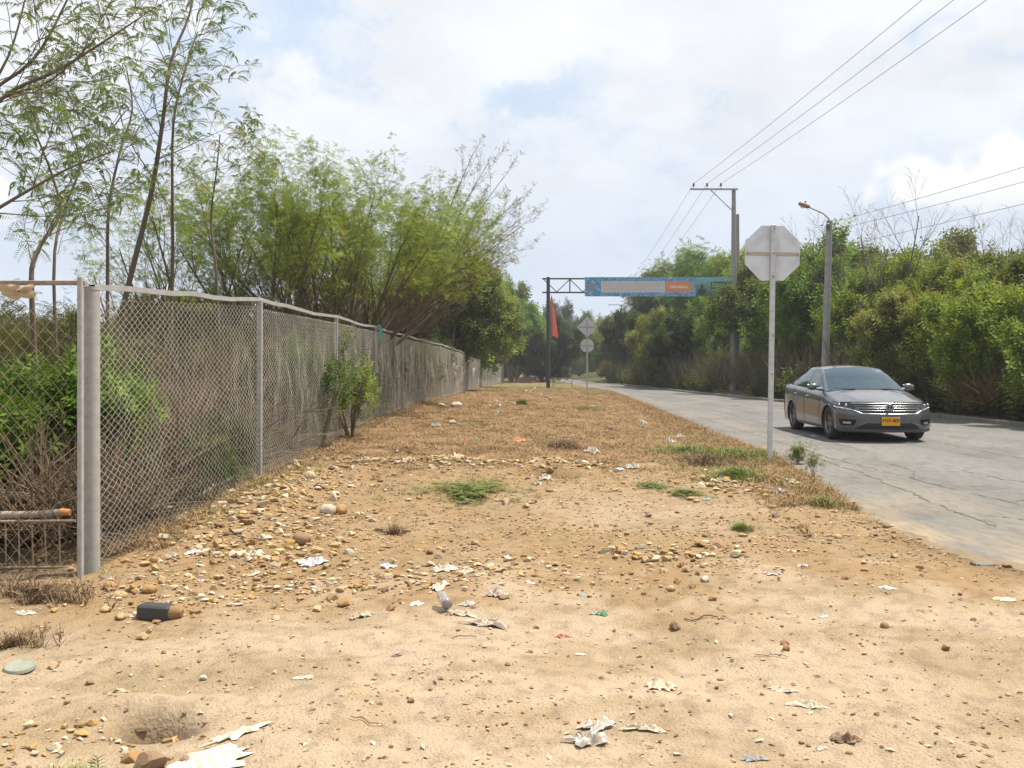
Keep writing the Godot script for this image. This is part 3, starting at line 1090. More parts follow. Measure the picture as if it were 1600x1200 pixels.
	# ---- trees in the far left distance and behind the fence's far end: prototypes, then copies
	var round_levels := [
		{"n": 6, "wob": 0.08, "up": 0.02, "kids": 8, "from": 0.28, "ang": 0.85, "ratio": 0.5, "rr": 0.6},
		{"n": 5, "wob": 0.14, "up": 0.03, "kids": 8, "from": 0.2, "ang": 0.75, "ratio": 0.5, "rr": 0.55},
		{"n": 3, "wob": 0.2, "up": 0.0, "kids": 0, "from": 0.3, "ang": 0.6, "ratio": 0.5, "leaves": 16, "reach": 0.33, "size": 1.5}]
	var protos := []
	for s in 5:                                                # leafy trees about 6 m high
		var lv := round_levels.duplicate(true)
		var stems := 3 if s < 3 else 5
		if s >= 3:
			lv[0].from = 0.08
		protos.append([shrubby(lv, stems, 0.55 if s < 3 else 0.8, 4.0, 0.12, 70 + s), "broad" if s != 2 else "fine"])
	var tones := {"lime": lime, "olive": olive, "dark": dark, "fresh": [Color(0.22, 0.34, 0.06), Color(0.13, 0.21, 0.04)], "straw": [Color(0.33, 0.34, 0.10), Color(0.20, 0.21, 0.06)]}
	# photo column, distance, height, tone, prototype, label
	var rows := [
		[1595, 19.5, 4.2, "lime", 3, "bright yellow-green bush-like tree at the road's right edge, partly out of frame"],
		[1505, 23.5, 4.1, "lime", 4, "sunlit yellow-green tree with pale leaf clumps above the car's right side"],
		[1440, 27.5, 4.7, "straw", 3, "mid green tree just right of the car's roof"],
		[1385, 34.0, 5.7, "lime", 0, "light green tree under the tallest bare tree"],
		[1330, 40.0, 6.5, "fresh", 4, "tall rounded green tree just right of the street lamp"],
		[1285, 45.0, 8.8, "fresh", 3, "bright dome-topped tree behind the street lamp"],
		[1245, 47.0, 7.8, "olive", 0, "dark-based green tree between the stop sign and the street lamp"],
		[1212, 71.0, 9.6, "fresh", 4, "green tree straight behind the stop sign"],
		[1172, 73.0, 8.0, "olive", 3, "shady green tree at the foot of the concrete pole"],
		[1122, 58.0, 5.1, "fresh", 3, "leafy tree under the banner's green half"],
		[1078, 60.0, 5.5, "dark", 4, "dark green tree under the middle of the banner"],
		[1045, 65.0, 5.7, "straw", 4, "pale green tree under the banner's orange panel"],
		[1000, 71.0, 6.0, "dark", 1, "dark dense tree below the banner's left end"],
		[1003, 88.0, 9.2, "dark", 0, "grey-green tree rising right behind the banner's left part"],
		[968, 98.0, 5.6, "olive", 3, "low green tree at the bend right of the pair of signs"],
		[940, 128.0, 8.0, "lime", 4, "small bright green tree seen between the pair of signs and the bend"],
		[1108, 84.0, 12.8, "fresh", 2, "feathery flat-topped green tree behind the banner"],
		[1190, 82.0, 12.2, "lime", 2, "tall thin-leaved green tree behind the concrete pole"],
		[1050, 95.0, 12.6, "olive", 2, "feathery tree at the left of the flat-topped one behind the banner"],
		[1640, 26.0, 4.7, "olive", 0, "green tree at the far right behind the yellow-green ones"],
		[1560, 30.0, 5.1, "olive", 4, "olive tree behind the sunlit yellow-green tree"],
		[1470, 36.0, 5.9, "lime", 1, "green tree between the two bare trees on the right"],
		[1400, 42.0, 7.2, "olive", 4, "back row green tree beneath the bare trees"],
		[850, 96.0, 7.6, "dark", 3, "dark spreading tree behind the gantry's left post"],
		[822, 112.0, 9.0, "dark", 1, "dark bushy tree close to the end of the fence"],
		[803, 100.0, 12.6, "fresh", 0, "bright green tree just left of the gantry"],
		[780, 118.0, 14.0, "olive", 1, "tall green tree left of the bright one near the fence end"],
		[800, 132.0, 5.5, "dark", 3, "low dark thicket in the shade past the fence end"],
		[838, 138.0, 6.0, "dark", 4, "low dark thicket behind the dark spreading tree"],
		[768, 116.0, 5.0, "olive", 3, "low green thicket just behind the last fence posts"],
		[888, 165.0, 14.5, "dark", 0, "distant grey-green tree behind the red flag"],
		[925, 185.0, 11.0, "olive", 3, "distant tree closing the road's bend"],
		[870, 205.0, 14.0, "olive", 4, "hazy distant tree behind the dark spreading one"],
		[900, 215.0, 13.0, "lime", 3, "hazy distant green tree behind the pair of signs"],
		[948, 200.0, 14.0, "olive", 4, "hazy distant tree right of the pair of signs"],
		[905, 150.0, 5.0, "lime", 3, "low green thicket at the far bend left of the pair of signs"],
		[965, 150.0, 10.0, "olive", 4, "distant green tree behind the bend's low green tree"],
		[735, 72.0, 10.4, "lime", 0, "light green tree standing over the far stretch of fence"],
		[712, 60.0, 9.3, "lime", 1, "yellowish green tree left of the far light green one"],
		[690, 46.0, 7.4, "olive", 0, "thin-leaved tree between the leaning tree and the far ones"],
		[620, 50.0, 7.0, "olive", 0, "green tree hidden low behind the leaning tree"],
		[560, 44.0, 6.2, "olive", 1, "green tree low behind the fan-shaped tree's right stems"],
		[470, 40.0, 5.4, "olive", 3, "low green tree behind the fan-shaped tree's left stems"],
		[370, 38.0, 5.2, "olive", 1, "low olive tree in the gap left of the bushy trees"],
		[280, 42.0, 5.4, "olive", 4, "far olive tree behind the slim trunks"],
		[180, 46.0, 5.0, "olive", 0, "far olive tree behind the tallest leaning trunk"],
		[120, 55.0, 5.6, "olive", 3, "far low tree right of the forked sapling"],
		[60, 75.0, 6.4, "dark", 4, "far dark tree behind the forked sapling"],
		[10, 62.0, 5.0, "olive", 1, "far tree at the left edge behind the corner panel"],
		[-60, 50.0, 5.4, "olive", 0, "far tree beyond the left edge of the corner panel"]]
	var made := {}
	for q in rows.size():
		var e: Array = rows[q]
		var at := aim(e[0], 600, e[1])
		if at.x > 0.0 and e[1] < 140.0 and e[0] > 900:
			at.x = maxf(at.x, pl(e[1], road_right) + 1.6)
		at.y = ground(at.x, at.z)
		var key := "%s%d" % [e[3], e[4]]
		var turn := fmod(q * 2.399, TAU)
		var group := "trees lining the right side of the road" if e[0] > 930 else "trees beyond the fence and at the bend"
		var o: Node3D
		if made.has(key):
			o = duplicate_thing(made[key], e[5], at, turn)
		else:
			o = thing("leafy_tree", e[5], "tree", at, turn)
			leafy(protos[e[4]][1], protos[e[4]][0], o, M.bark, tones[e[3]], 90 + q)
			made[key] = o
		o.set_meta("group", group)
		var top := 0.0
		for x in protos[e[4]][0].sp:
			top = maxf(top, x.origin.y)
		var k: float = e[2] / top
		var wide := k * (0.95 if e[1] < 100.0 else 0.8)
		o.scale = Vector3(wide, k, wide)
	# ---- bare trees sticking up on the right
	var bare_levels := [
		{"n": 6, "wob": 0.05, "up": 0.02, "kids": 7, "from": 0.4, "ang": 0.5, "ratio": 0.4, "rr": 0.6},
		{"n": 5, "wob": 0.1, "up": 0.06, "kids": 6, "from": 0.25, "ang": 0.5, "ratio": 0.5, "rr": 0.6},
		{"n": 3, "wob": 0.14, "up": 0.05, "kids": 4, "from": 0.3, "ang": 0.5, "ratio": 0.5, "rr": 0.6},
		{"n": 2, "wob": 0.1, "up": 0.0, "kids": 0, "from": 0.3, "ang": 0.6, "ratio": 0.5, "leaves": 0, "reach": 0.05, "size": 0.5}]
	for e in [[1385, 33.0, 9.2, 3, 81, "tall leafless tree between the street lamp and the right edge"], [1322, 40.0, 9.4, 2, 82, "thin leafless tree just right of the street lamp"], [1352, 37.0, 8.6, 2, 83, "slim bare tree left of the tall leafless one"], [1462, 36.0, 7.9, 3, 84, "bare brown-twigged tree right of the tall leafless one"], [1665, 21.0, 5.9, 4, 85, "bare branches reaching in at the right edge"], [1535, 34.0, 7.6, 3, 86, "dry tree with fine twigs near the right edge"], [1595, 29.0, 7.0, 3, 87, "dry twiggy tree behind the right edge branches"]]:
		var T := shrubby(bare_levels, e[3], 0.3, e[2] * 0.74, 0.075, e[4])
		T.thin = 1.4
		var at := aim(e[0], 600, e[1])
		at.y = ground(at.x, at.z)
		var o := thing("bare_tree", e[5], "tree", at, 0.0, "leafless trees on the right")
		leafy("fine", T, o, M.bark_stem, [Color(0.2, 0.2, 0.09), Color(0.2, 0.16, 0.1)], e[4])


func smooth_line(pts: Array) -> Array:
	var o := []
	for k in pts.size() - 1:
		for s in 4:
			o.append(pts[k].cubic_interpolate(pts[k + 1], pts[maxi(k - 1, 0)], pts[mini(k + 2, pts.size() - 1)], s / 4.0))
	o.append(pts[-1])
	return o

func smooth_num(a: Array) -> Array:
	var o := []
	for k in a.size() - 1:
		for s in 4:
			o.append(lerpf(a[k], a[k + 1], s / 4.0))
	o.append(a[-1])
	return o


# ------------------------------------------------------------------ scrub, shrubs and weeds
func bush(called: String, label: String, at: Vector3, rx: float, h: float, count: int, kind: String, tint: Array, s: int, size := 1.0, bark: Material = null, category := "bush", group := "") -> Node3D:
	var r := rng(s)
	var T := {"geo": Geo.new(), "sp": []}
	var stems := 6
	var lobes := []
	for k in 7:
		lobes.append([Vector3(r.randf_range(-0.6, 0.6) * rx, r.randf_range(0.3, 0.85) * h, r.randf_range(-0.6, 0.6) * rx), r.randf_range(0.35, 0.6)])
	for L in lobes:
		var a: Vector3 = L[0]
		T.geo.tube([Vector3(a.x * 0.1, -0.05, a.z * 0.1), a * 0.5 + Vector3(r.randf_range(-0.1, 0.1), 0.05, 0) * rx, a], [0.016 * h, 0.011 * h, 0.004], 4, false)
	for k in count:
		var L: Array = lobes[r.randi() % 7]
		var d: Vector3 = Vector3(r.randfn(), r.randfn(), r.randfn()).normalized() * pow(r.randf(), 0.4) * L[1]
		var p: Vector3 = L[0] + Vector3(d.x * rx, d.y * h * 0.75, d.z * rx)
		if p.y < 0.03:
			p.y = r.randf() * 0.2 * h
		T.sp.append(Transform3D(Basis.from_euler(Vector3(r.randf_range(-0.9, 0.9), r.randf() * TAU, r.randf_range(-0.9, 0.9))).scaled(Vector3.ONE * size * r.randf_range(0.7, 1.3)), p))
	var o := thing(called, label, category, at, 0.0, group)
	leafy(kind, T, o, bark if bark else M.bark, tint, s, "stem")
	return o

func build_brush() -> void:
	var green := [Color(0.16, 0.26, 0.035), Color(0.085, 0.15, 0.022)]
	var r := rng(120)
	bush("leafy_bush", "dense vivid green bush behind the corner panel at the left edge", Vector3(-4.75, ground(-4.75, -7.9), -7.9), 0.95, 1.55, 1500, "broad", green, 121, 0.7)
	bush("leafy_bush", "green bush left of the dense one, half out of the picture", Vector3(-6.3, ground(-6.3, -8.6), -8.6), 1.1, 1.35, 1300, "broad", green, 122, 0.7)
	bush("leafy_bush", "small light green bush just right of the corner post", Vector3(-3.95, ground(-3.95, -8.3), -8.3), 0.42, 1.25, 330, "broad", [Color(0.22, 0.32, 0.055), Color(0.12, 0.2, 0.035)], 123, 0.62)
	bush("leafy_bush", "straggly green shrub growing through the fence at the third post", Vector3(-3.1, ground(-3.1, -13.2), -13.2), 0.7, 1.65, 340, "broad", [Color(0.13, 0.2, 0.05), Color(0.07, 0.12, 0.03)], 124, 0.55)
	bush("leafy_bush", "yellow-green weedy shrub leaning out over the verge past the third post", Vector3(-2.85, ground(-2.85, -14.6), -14.6), 0.6, 1.3, 130, "broad", [Color(0.25, 0.31, 0.055), Color(0.14, 0.2, 0.035)], 125, 0.6)
	bush("leafy_bush", "low green weeds at the fence foot near the fallen poles", Vector3(-3.3, ground(-3.3, -8.7), -8.7), 0.33, 0.55, 170, "fine", [Color(0.1, 0.15, 0.035), Color(0.06, 0.1, 0.022)], 126, 0.8)
	bush("leafy_bush", "green tuft behind the wire below the leaning poles", Vector3(-3.45, ground(-3.45, -9.9), -9.9), 0.4, 0.7, 200, "fine", [Color(0.1, 0.15, 0.035), Color(0.06, 0.1, 0.022)], 127, 0.8)
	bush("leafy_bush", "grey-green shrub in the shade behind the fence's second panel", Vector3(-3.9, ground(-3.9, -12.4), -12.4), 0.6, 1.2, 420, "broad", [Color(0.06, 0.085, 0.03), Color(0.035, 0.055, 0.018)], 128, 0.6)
	var n := 0
	for e in [[-5.6, 11.5, 1.6], [-7.4, 13.0, 2.0], [-4.6, 15.5, 1.7], [-6.6, 17.5, 2.2], [-4.3, 19.0, 1.8], [-9.5, 16.0, 2.4], [-4.5, 24.0, 2.0], [-4.2, 31.0, 2.2], [-12.0, 19.0, 2.8], [-8.6, 22.0, 2.8], [-15.0, 24.0, 3.2], [-4.0, 37.0, 2.4], [-11.5, 30.0, 3.4]]:
		var tints := [Color(0.12, 0.13, 0.04), Color(0.075, 0.085, 0.028), Color(0.2, 0.14, 0.07)]
		var where := ["nearest behind the second fence panel", "among the slim trunks", "behind the third fence panel", "under the light green bushy tree", "at the foot of the fan-shaped tree", "left of the slim trunks", "between the fan-shaped and leaning trees", "behind the leaning tree", "far behind the corner panel", "behind the airy low tree", "at the far left behind the forked sapling", "beyond the half bare tree", "in the gap behind the slim trees"]
		bush("scrub_bush", "tangled olive scrub bush " + where[n], Vector3(e[0], ground(e[0], -e[1]), -e[1]), e[2] * 0.75, e[2], 520, "fine", tints, 140 + n, 1.25, M.bark, "bush", "scrub behind the fence")
		n += 1
	# brown twiggy undergrowth: nobody could count it
	var where := []
	var tints := []
	for k in 9000:
		var d := 6.9 + pow(r.randf(), 1.4) * 42.0
		var x := pl(d, fence_x) - 0.35 - pow(r.randf(), 1.2) * (3.0 + d * 0.55)
		var h := r.randf() * minf(1.9, 0.35 + (d - 6.5) * 0.16) * clampf((pl(d, fence_x) - x) * 0.9, 0.15, 1.0)
		where.append(Transform3D(Basis.from_euler(Vector3(r.randf_range(-1.1, 1.1), r.randf() * TAU, r.randf_range(-1.1, 1.1))).scaled(Vector3.ONE * r.randf_range(0.7, 1.7)), Vector3(x, ground(x, -d) + h, -d)))
		tints.append(Color(0.22, 0.155, 0.09).lerp(Color(0.13, 0.095, 0.06), r.randf()))
	tag(copies("undergrowth", M.twig, M.dry, where, tints), "dry brown twigs and stalks tangled behind the fence")
	where = []
	tints = []
	for k in 5200:
		var d := 7.5 + pow(r.randf(), 1.3) * 40.0
		var x := pl(d, fence_x) - 0.4 - r.randf() * (3.0 + d * 0.6)
		var h := pow(r.randf(), 1.5) * minf(1.5, 0.3 + (d - 6.5) * 0.12)
		where.append(Transform3D(Basis.from_euler(Vector3(r.randf_range(-0.8, 0.8), r.randf() * TAU, r.randf_range(-0.8, 0.8))).scaled(Vector3.ONE * r.randf_range(0.7, 1.6)), Vector3(x, ground(x, -d) + h, -d)))
		tints.append(Color(0.11, 0.14, 0.035).lerp(Color(0.17, 0.13, 0.06), pow(r.randf(), 1.5)))
	tag(copies("ground_cover", M.fine, M.leaf, where, tints), "olive weeds and seedlings spread behind the fence")
	# dark shady undergrowth and dry grass along the right side of the road
	where = []
	tints = []
	for k in 9000:
		var d := 15.0 + pow(r.randf(), 1.3) * 75.0
		var x := pl(d, road_right) + 0.7 + pow(r.randf(), 1.6) * 6.0
		var off := x - pl(d, road_right)
		if (absf(x / d - 0.2686) < 0.022 and d < 49.0) or (absf(x / d - 0.378) < 0.018 and d < 34.0):
			continue
		var h := pow(r.randf(), 1.4) * minf(2.2, off * 0.9)
		where.append(Transform3D(Basis.from_euler(Vector3(r.randf_range(-0.8, 0.8), r.randf() * TAU, r.randf_range(-0.8, 0.8))).scaled(Vector3.ONE * r.randf_range(1.0, 2.4)), Vector3(x, ground(x, -d) + h, -d)))
		tints.append(Color(0.10, 0.13, 0.030).lerp(Color(0.16, 0.15, 0.055), pow(r.randf(), 1.6)))
	tag(copies("ground_cover", M.broad, M.leaf, where, tints), "shaded weeds and saplings under the roadside trees")
	where = []
	tints = []
	for k in 1800:
		var d := 15.0 + pow(r.randf(), 1.2) * 75.0
		var x := pl(d, road_right) + 0.5 + pow(r.randf(), 1.3) * 5.0
		where.append(Transform3D(Basis.from_euler(Vector3(r.randf_range(-0.5, 0.5), r.randf() * TAU, r.randf_range(-0.5, 0.5))).scaled(Vector3(1.6, 2.6, 1.6) * r.randf_range(0.7, 1.6)), Vector3(x, ground(x, -d) + r.randf() * 0.5, -d)))
		tints.append(Color(0.13, 0.11, 0.055).lerp(Color(0.07, 0.06, 0.035), r.randf()))
	tag(copies("undergrowth", M.twig, M.dry, where, tints), "grey-brown stalks and saplings under the roadside trees")
	n = 0
	for e in [[948, 92.0], [985, 70.0], [1015, 66.0], [1178, 50.5], [1530, 22.5]]:
		var at := aim(e[0], 600, e[1])
		at.x = maxf(at.x, pl(e[1], road_right) + 0.8)
		at.y = ground(at.x, at.z)
		var lbl: String = ["tall tan dry grass clump at the far bend", "tall tan dry grass clump under the dark dense tree", "tan dry grass clump right of the one under the dark tree", "dry yellowish shrub beside the concrete pole's foot", "dry brown weeds on the bank right of the car"][n]
		bush("dry_clump", lbl, at, 0.9, 1.7 if n < 3 else 1.0, 260, "twig", [Color(0.36, 0.27, 0.12), Color(0.25, 0.18, 0.08)], 170 + n, 1.5, M.bark, "dry grass", "dry clumps by the road")
		n += 1


# ------------------------------------------------------------------ signs, gantry, poles
func plate(outline: Array, thick: float) -> Geo:               # a flat sheet in the x-y plane with real thickness
	var g := Geo.new()
	var n := outline.size()
	var c := Vector3.ZERO
	var f := []
	var b := []
	for p in outline:
		f.append(Vector3(p.x, p.y, thick * 0.5))
		b.append(Vector3(p.x, p.y, -thick * 0.5))
		c += Vector3(p.x, p.y, 0) / n
	g.poly(f, c - Vector3(0, 0, 1))
	g.poly(b, c + Vector3(0, 0, 1))
	for k in n:
		var q := (k + 1) % n
		g.poly([f[k], f[q], b[q], b[k]], c)
	return g

func ngon(n: int, r: float, turn: float, cy: float) -> Array:
	var o := []
	for k in n:
		var a := TAU * k / n + turn
		o.append(Vector2(cos(a) * r, cy + sin(a) * r))
	return o

func build_stop_sign() -> void:
	var at := spot(1203, 719)
	var d := -at.z
	var top := EYE + (HORIZON - 352.0) / F * d - at.y
	var low := EYE + (HORIZON - 438.0) / F * d - at.y
	var o := thing("octagonal_sign", "back of a pale grey octagonal road sign on a white post beside the road", "road sign", at)
	o.rotation.z = -0.016
	var metal := worn(lin(0.68, 0.69, 0.72), 0.5, M.blotch, 0.5, 0.0)
	var g := plate(ngon(8, (top - low) * 0.5 / cos(PI / 8), PI / 8, (top + low) * 0.5), 0.004)
	var p := part("sign_plate", g, metal, o)
	p.position = Vector3(0, 0, -0.045)
	var pg := Geo.new()
	pg.box(Vector3(0, top * 0.5 - 0.2, -0.01), Vector3(0.075, top + 0.42, 0.05), Basis(), 0.006)
	part("post", pg, worn(lin(0.6, 0.6, 0.6), 0.55, M.blotch, 0.8), o)
	var band := Geo.new()
	band.box(Vector3(0, (top + low) * 0.5 - 0.01, -0.035), Vector3((top - low) * 0.97, 0.05, 0.012), Basis(), 0.003)
	part("cross_strap", band, worn(lin(0.56, 0.49, 0.40), 0.7, M.streak, 3.0), o)
	var bolt := Geo.new()
	bolt.tube([Vector3(0, 0, 0), Vector3(0, 0, 0.012)], [0.012, 0.01], 8)
	var bm := bolt.mesh()
	for y in [top - 0.05, (top + low) * 0.5 - 0.01, low + 0.06, 1.35, 1.95]:
		var b := part("bolt", bm, mat(lin(0.18, 0.16, 0.14), 0.6, 0.5), o)
		b.position = Vector3(0.005, y, 0.0155)
	for s in [-1, 1]:
		var b := part("bolt", bm, mat(lin(0.3, 0.25, 0.2), 0.6, 0.5), o)
		b.position = Vector3(s * (top - low) * 0.46, (top + low) * 0.5 - 0.01, -0.029)

func build_far_signs() -> void:
	var d := 45.0
	var at := Vector3((917.5 - 800.0) / F * d, 0, -d)
	at.y = ground(at.x, at.z)
	var o := thing("paired_sign", "pair of sign backs on one post, a diamond above a disc", "road sign", at)
	var u := func(py: float) -> float: return EYE + (HORIZON - py) / F * d - at.y
	var metal := worn(lin(0.50, 0.51, 0.53), 0.5, M.blotch, 1.3)
	var g := plate(ngon(4, 0.56, 0.0, u.call(511.0)), 0.004)
	part("diamond_plate", g, metal, o).position.z = -0.05
	part("round_plate", plate(ngon(28, 0.37, 0.0, u.call(540.0)), 0.004), metal, o).position.z = -0.05
	var pg := Geo.new()
	pg.box(Vector3(0, (u.call(497.0) - 0.3) * 0.5, -0.015), Vector3(0.075, u.call(497.0) + 0.3, 0.06), Basis(), 0.006)
	part("post", pg, worn(lin(0.5, 0.49, 0.47), 0.6, M.streak, 0.8), o)
	for e in [[511.0, 0.92], [540.0, 0.72]]:
		var b := Geo.new()
		b.box(Vector3(0, u.call(e[0]), -0.035), Vector3(e[1], 0.05, 0.02), Basis(), 0.003)
		part("cross_strap", b, mat(lin(0.3, 0.27, 0.25), 0.7), o)

func banner_picture() -> ImageTexture:
	var w := 1024
	var h := 128
	var im := Image.create_empty(w, h, false, Image.FORMAT_RGB8)
	var r := rng(500)
	im.fill(Color(0.36, 0.56, 0.73))
	var split := 690
	for k in 5200:                                              # broken blue mosaic ground
		var x := r.randi_range(0, split - 1)
		var y := r.randi_range(0, h - 1)
		var s := r.randi_range(3, 12)
		var c: Color = [Color(0.30, 0.52, 0.70), Color(0.42, 0.62, 0.76), Color(0.60, 0.73, 0.79), Color(0.36, 0.57, 0.63), Color(0.25, 0.46, 0.66)][r.randi() % 5]
		im.fill_rect(Rect2i(x, y, mini(s, split - x), r.randi_range(2, 6)), c)
	for k in 160:                                               # round emblem at the left
		var a := r.randf() * TAU
		var q := r.randf() * 26.0
		im.fill_rect(Rect2i(34 + int(cos(a) * q), 62 + int(sin(a) * q), 6, 5), Color(0.55, 0.55, 0.62).lerp(Color(0.6, 0.42, 0.45), r.randf()))
	im.fill_rect(Rect2i(100, 26, 400, 76), Color(0.74, 0.735, 0.74))
	im.fill_rect(Rect2i(500, 26, 165, 76), Color(0.78, 0.53, 0.38))
	for row in 2:                                               # two faded rows of lettering, too weathered to read
		var x := 122
		while x < 470:
			var cw := r.randi_range(7, 14)
			if r.randf() < 0.85:
				im.fill_rect(Rect2i(x, 44 + row * 26, cw - 3, 14), Color(0.78, 0.66, 0.60))
				im.fill_rect(Rect2i(x + 3, 47 + row * 26, maxi(1, cw - 8), 4), Color(0.74, 0.735, 0.74))
			x += cw
	var x2 := 530
	while x2 < 640:
		var cw := r.randi_range(7, 12)
		im.fill_rect(Rect2i(x2, 56, cw - 3, 18), Color(0.93, 0.78, 0.66))
		im.fill_rect(Rect2i(x2 + 2, 60, maxi(1, cw - 7), 5), Color(0.78, 0.53, 0.38))
		x2 += cw
	for y in h:                                                # the photographic panel: trees over water
		for x in range(split, w):
			var t := float(y) / h
			var c := Color(0.42, 0.62, 0.66).lerp(Color(0.36, 0.48, 0.40), ss(0.15, 0.5, t + rough.get_noise_2d(x * 0.08, y * 0.06) * 0.35))
			c = c.lerp(Color(0.24, 0.34, 0.25), ss(0.6, 0.95, t + rough.get_noise_2d(x * 0.1 + 50.0, y * 0.1) * 0.25))
			im.set_pixel(x, y, c)
	for e in [[785, 30, 190, 8], [785, 30, 6, 50], [965, 30, 6, 60], [790, 68, 180, 9], [850, 70, 36, 44], [905, 70, 32, 44], [720, 50, 18, 40], [705, 78, 50, 34], [955, 80, 40, 26]]:
		im.fill_rect(Rect2i(e[0], e[1], mini(e[2], w - e[0]), e[3]), Color(0.12, 0.20, 0.18))
	im.fill_rect(Rect2i(792, 38, 172, 22), Color(0.34, 0.50, 0.33))
	return ImageTexture.create_from_image(im)

func build_gantry() -> void:
	var d := 62.0
	var x0 := 2.72
	var x1 := 17.9
	var base := ground(x0, -d)
	var top := EYE + (HORIZON - 435.5) / F * d
	var low := EYE + (HORIZON - 457.0) / F * d
	var o := thing("gantry", "dark steel truss gantry spanning the road between two posts", "gantry", Vector3(x0, base, -d))
	var steel := worn(lin(0.085, 0.075, 0.07), 0.7, M.streak, 0.8, 0.2)
	for x in [0.0, x1 - x0]:
		var g := Geo.new()
		var gy := ground(x0 + x, -d) - base
		g.tube([Vector3(x, gy - 0.4, 0), Vector3(x, top - base + 0.12, 0)], [0.15, 0.13], 12)
		part("post", g, steel, o)
	for y in [top - base, low - base]:
		var g := Geo.new()
		g.box(Vector3((x1 - x0) * 0.5, y, 0), Vector3(x1 - x0 + 0.9, 0.11, 0.11), Basis(), 0.01)
		part("chord", g, steel, o)
	var bays := 8
	for k in bays:
		var a := -0.35 + (x1 - x0 + 0.6) * k / bays
		var b := -0.35 + (x1 - x0 + 0.6) * (k + 1) / bays
		var g := Geo.new()
		g.box(Vector3(b, (top + low) * 0.5 - base, 0), Vector3(0.09, top - low - 0.1, 0.08))
		part("upright", g, steel, o)
		for e in 2:
			var m := (a + b) * 0.5
			var h := Geo.new()
			h.bar(Vector3(a if e == 0 else b, top - base - 0.05, 0), Vector3(m, low - base + 0.05, 0), 0.035)
			part("diagonal", h, steel, o)
	var bx0 := 5.46
	var bx1 := 17.75
	var btop := EYE + (HORIZON - 433.5) / F * d
	var blow := EYE + (HORIZON - 463.5) / F * d
	var g := Geo.new()
	var rows := []
	for y in 7:
		var row := []
		for x in 49:
			var t := x / 48.0
			row.append(Vector3(lerpf(0, bx1 - bx0, t), lerpf(btop, blow, y / 6.0) - blow, 0.03 * sin(t * 37.0) * sin(PI * y / 6.0)))
		rows.append(row)
	g.grid(rows, true)
	var back := Geo.new()
	for y in rows.size():
		for x in rows[y].size():
			rows[y][x] = rows[y][x] + Vector3(0, 0, -0.012)
	back.grid(rows, false)
	var bm := mat(Color.WHITE, 0.6)
	bm.albedo_texture = banner_picture()
	var b := thing("banner", "long faded blue banner with white and orange panels hung on the gantry", "banner", Vector3(bx0, blow, -d + 0.2))
	part("printed_sheet", g, bm, b)
	part("backing", back, mat(lin(0.5, 0.5, 0.5), 0.7), b)
	# red flag hanging limp from the post
	var fg := Geo.new()
	rows = []
	for y in 15:
		var row := []
		var t := y / 14.0
		for x in 9:
			var u := x / 8.0
			var wide := lerpf(0.05, 0.50, pow(t, 0.8)) if t < 0.93 else 0.44
			row.append(Vector3(0.02 + u * wide + t * 0.08, -t * 2.75 + u * (0.25 - 0.55 * t), 0.09 * sin(u * 9.0 + t * 2.0) * t))
		rows.append(row)
	fg.grid(rows, true)
	var fm := mat(lin(0.60, 0.035, 0.03), 0.75)
	fm.backlight_enabled = true
	fm.backlight = Color(0.5, 0.5, 0.5)
	var fo := part("red_flag", fg, fm)
	fo.position = Vector3(x0 + 0.16, EYE + (HORIZON - 466.0) / F * d, -d + 0.12)
	tag(fo, "limp red flag hanging from the gantry's left post", "flag")
	# low pipe barrier and the heap of red soil beyond the fence end
	var pb := thing("pipe_barrier", "low thin pipe barrier in the grass just right of the gantry post", "barrier", Vector3(3.3, ground(3.3, -66.0), -66.0))
	for y in [0.35, 0.75]:
		var q := Geo.new()
		q.bar(Vector3(0, y, 0), Vector3(1.5, y, 0), 0.025)
		part("rail", q, M.rust, pb)
	for x in [0.0, 1.5]:
		var q := Geo.new()
		q.bar(Vector3(x, -0.1, 0), Vector3(x, 0.85, 0), 0.03)
		part("post", q, M.rust, pb)
	var sm := Geo.new()
	rows = []
	for y in 9:
		var row := []
		for x in 25:
			var a := TAU * x / 24.0
			var q := 1.0 - y / 8.0
			row.append(Vector3(cos(a) * 1.9 * q, (1.0 - q * q) * 0.8 + rough.get_noise_2d(cos(a) * 4.0 + y, sin(a) * 4.0) * 0.25, sin(a) * 1.6 * q))
		rows.append(row)
	sm.grid(rows, true)
	var so := part("soil_heap", sm, worn(lin(0.17, 0.08, 0.055), 0.95, M.grain, 0.6))
	so.position = Vector3(1.7, ground(1.7, -94.0) - 0.1, -94.0)
	tag(so, "heap of reddish soil in the shade past the fence's far end", "soil heap")

func sagging(a: Vector3, b: Vector3, sag: float, r: float) -> Geo:
	var g := Geo.new()
	var pts := []
	var rad := []
	for k in 25:
		var t := k / 24.0
		pts.append(a.lerp(b, t) - Vector3(0, sag * 4.0 * t * (1.0 - t), 0))
		rad.append(r)
	g.tube(pts, rad, 5, false)
	return g

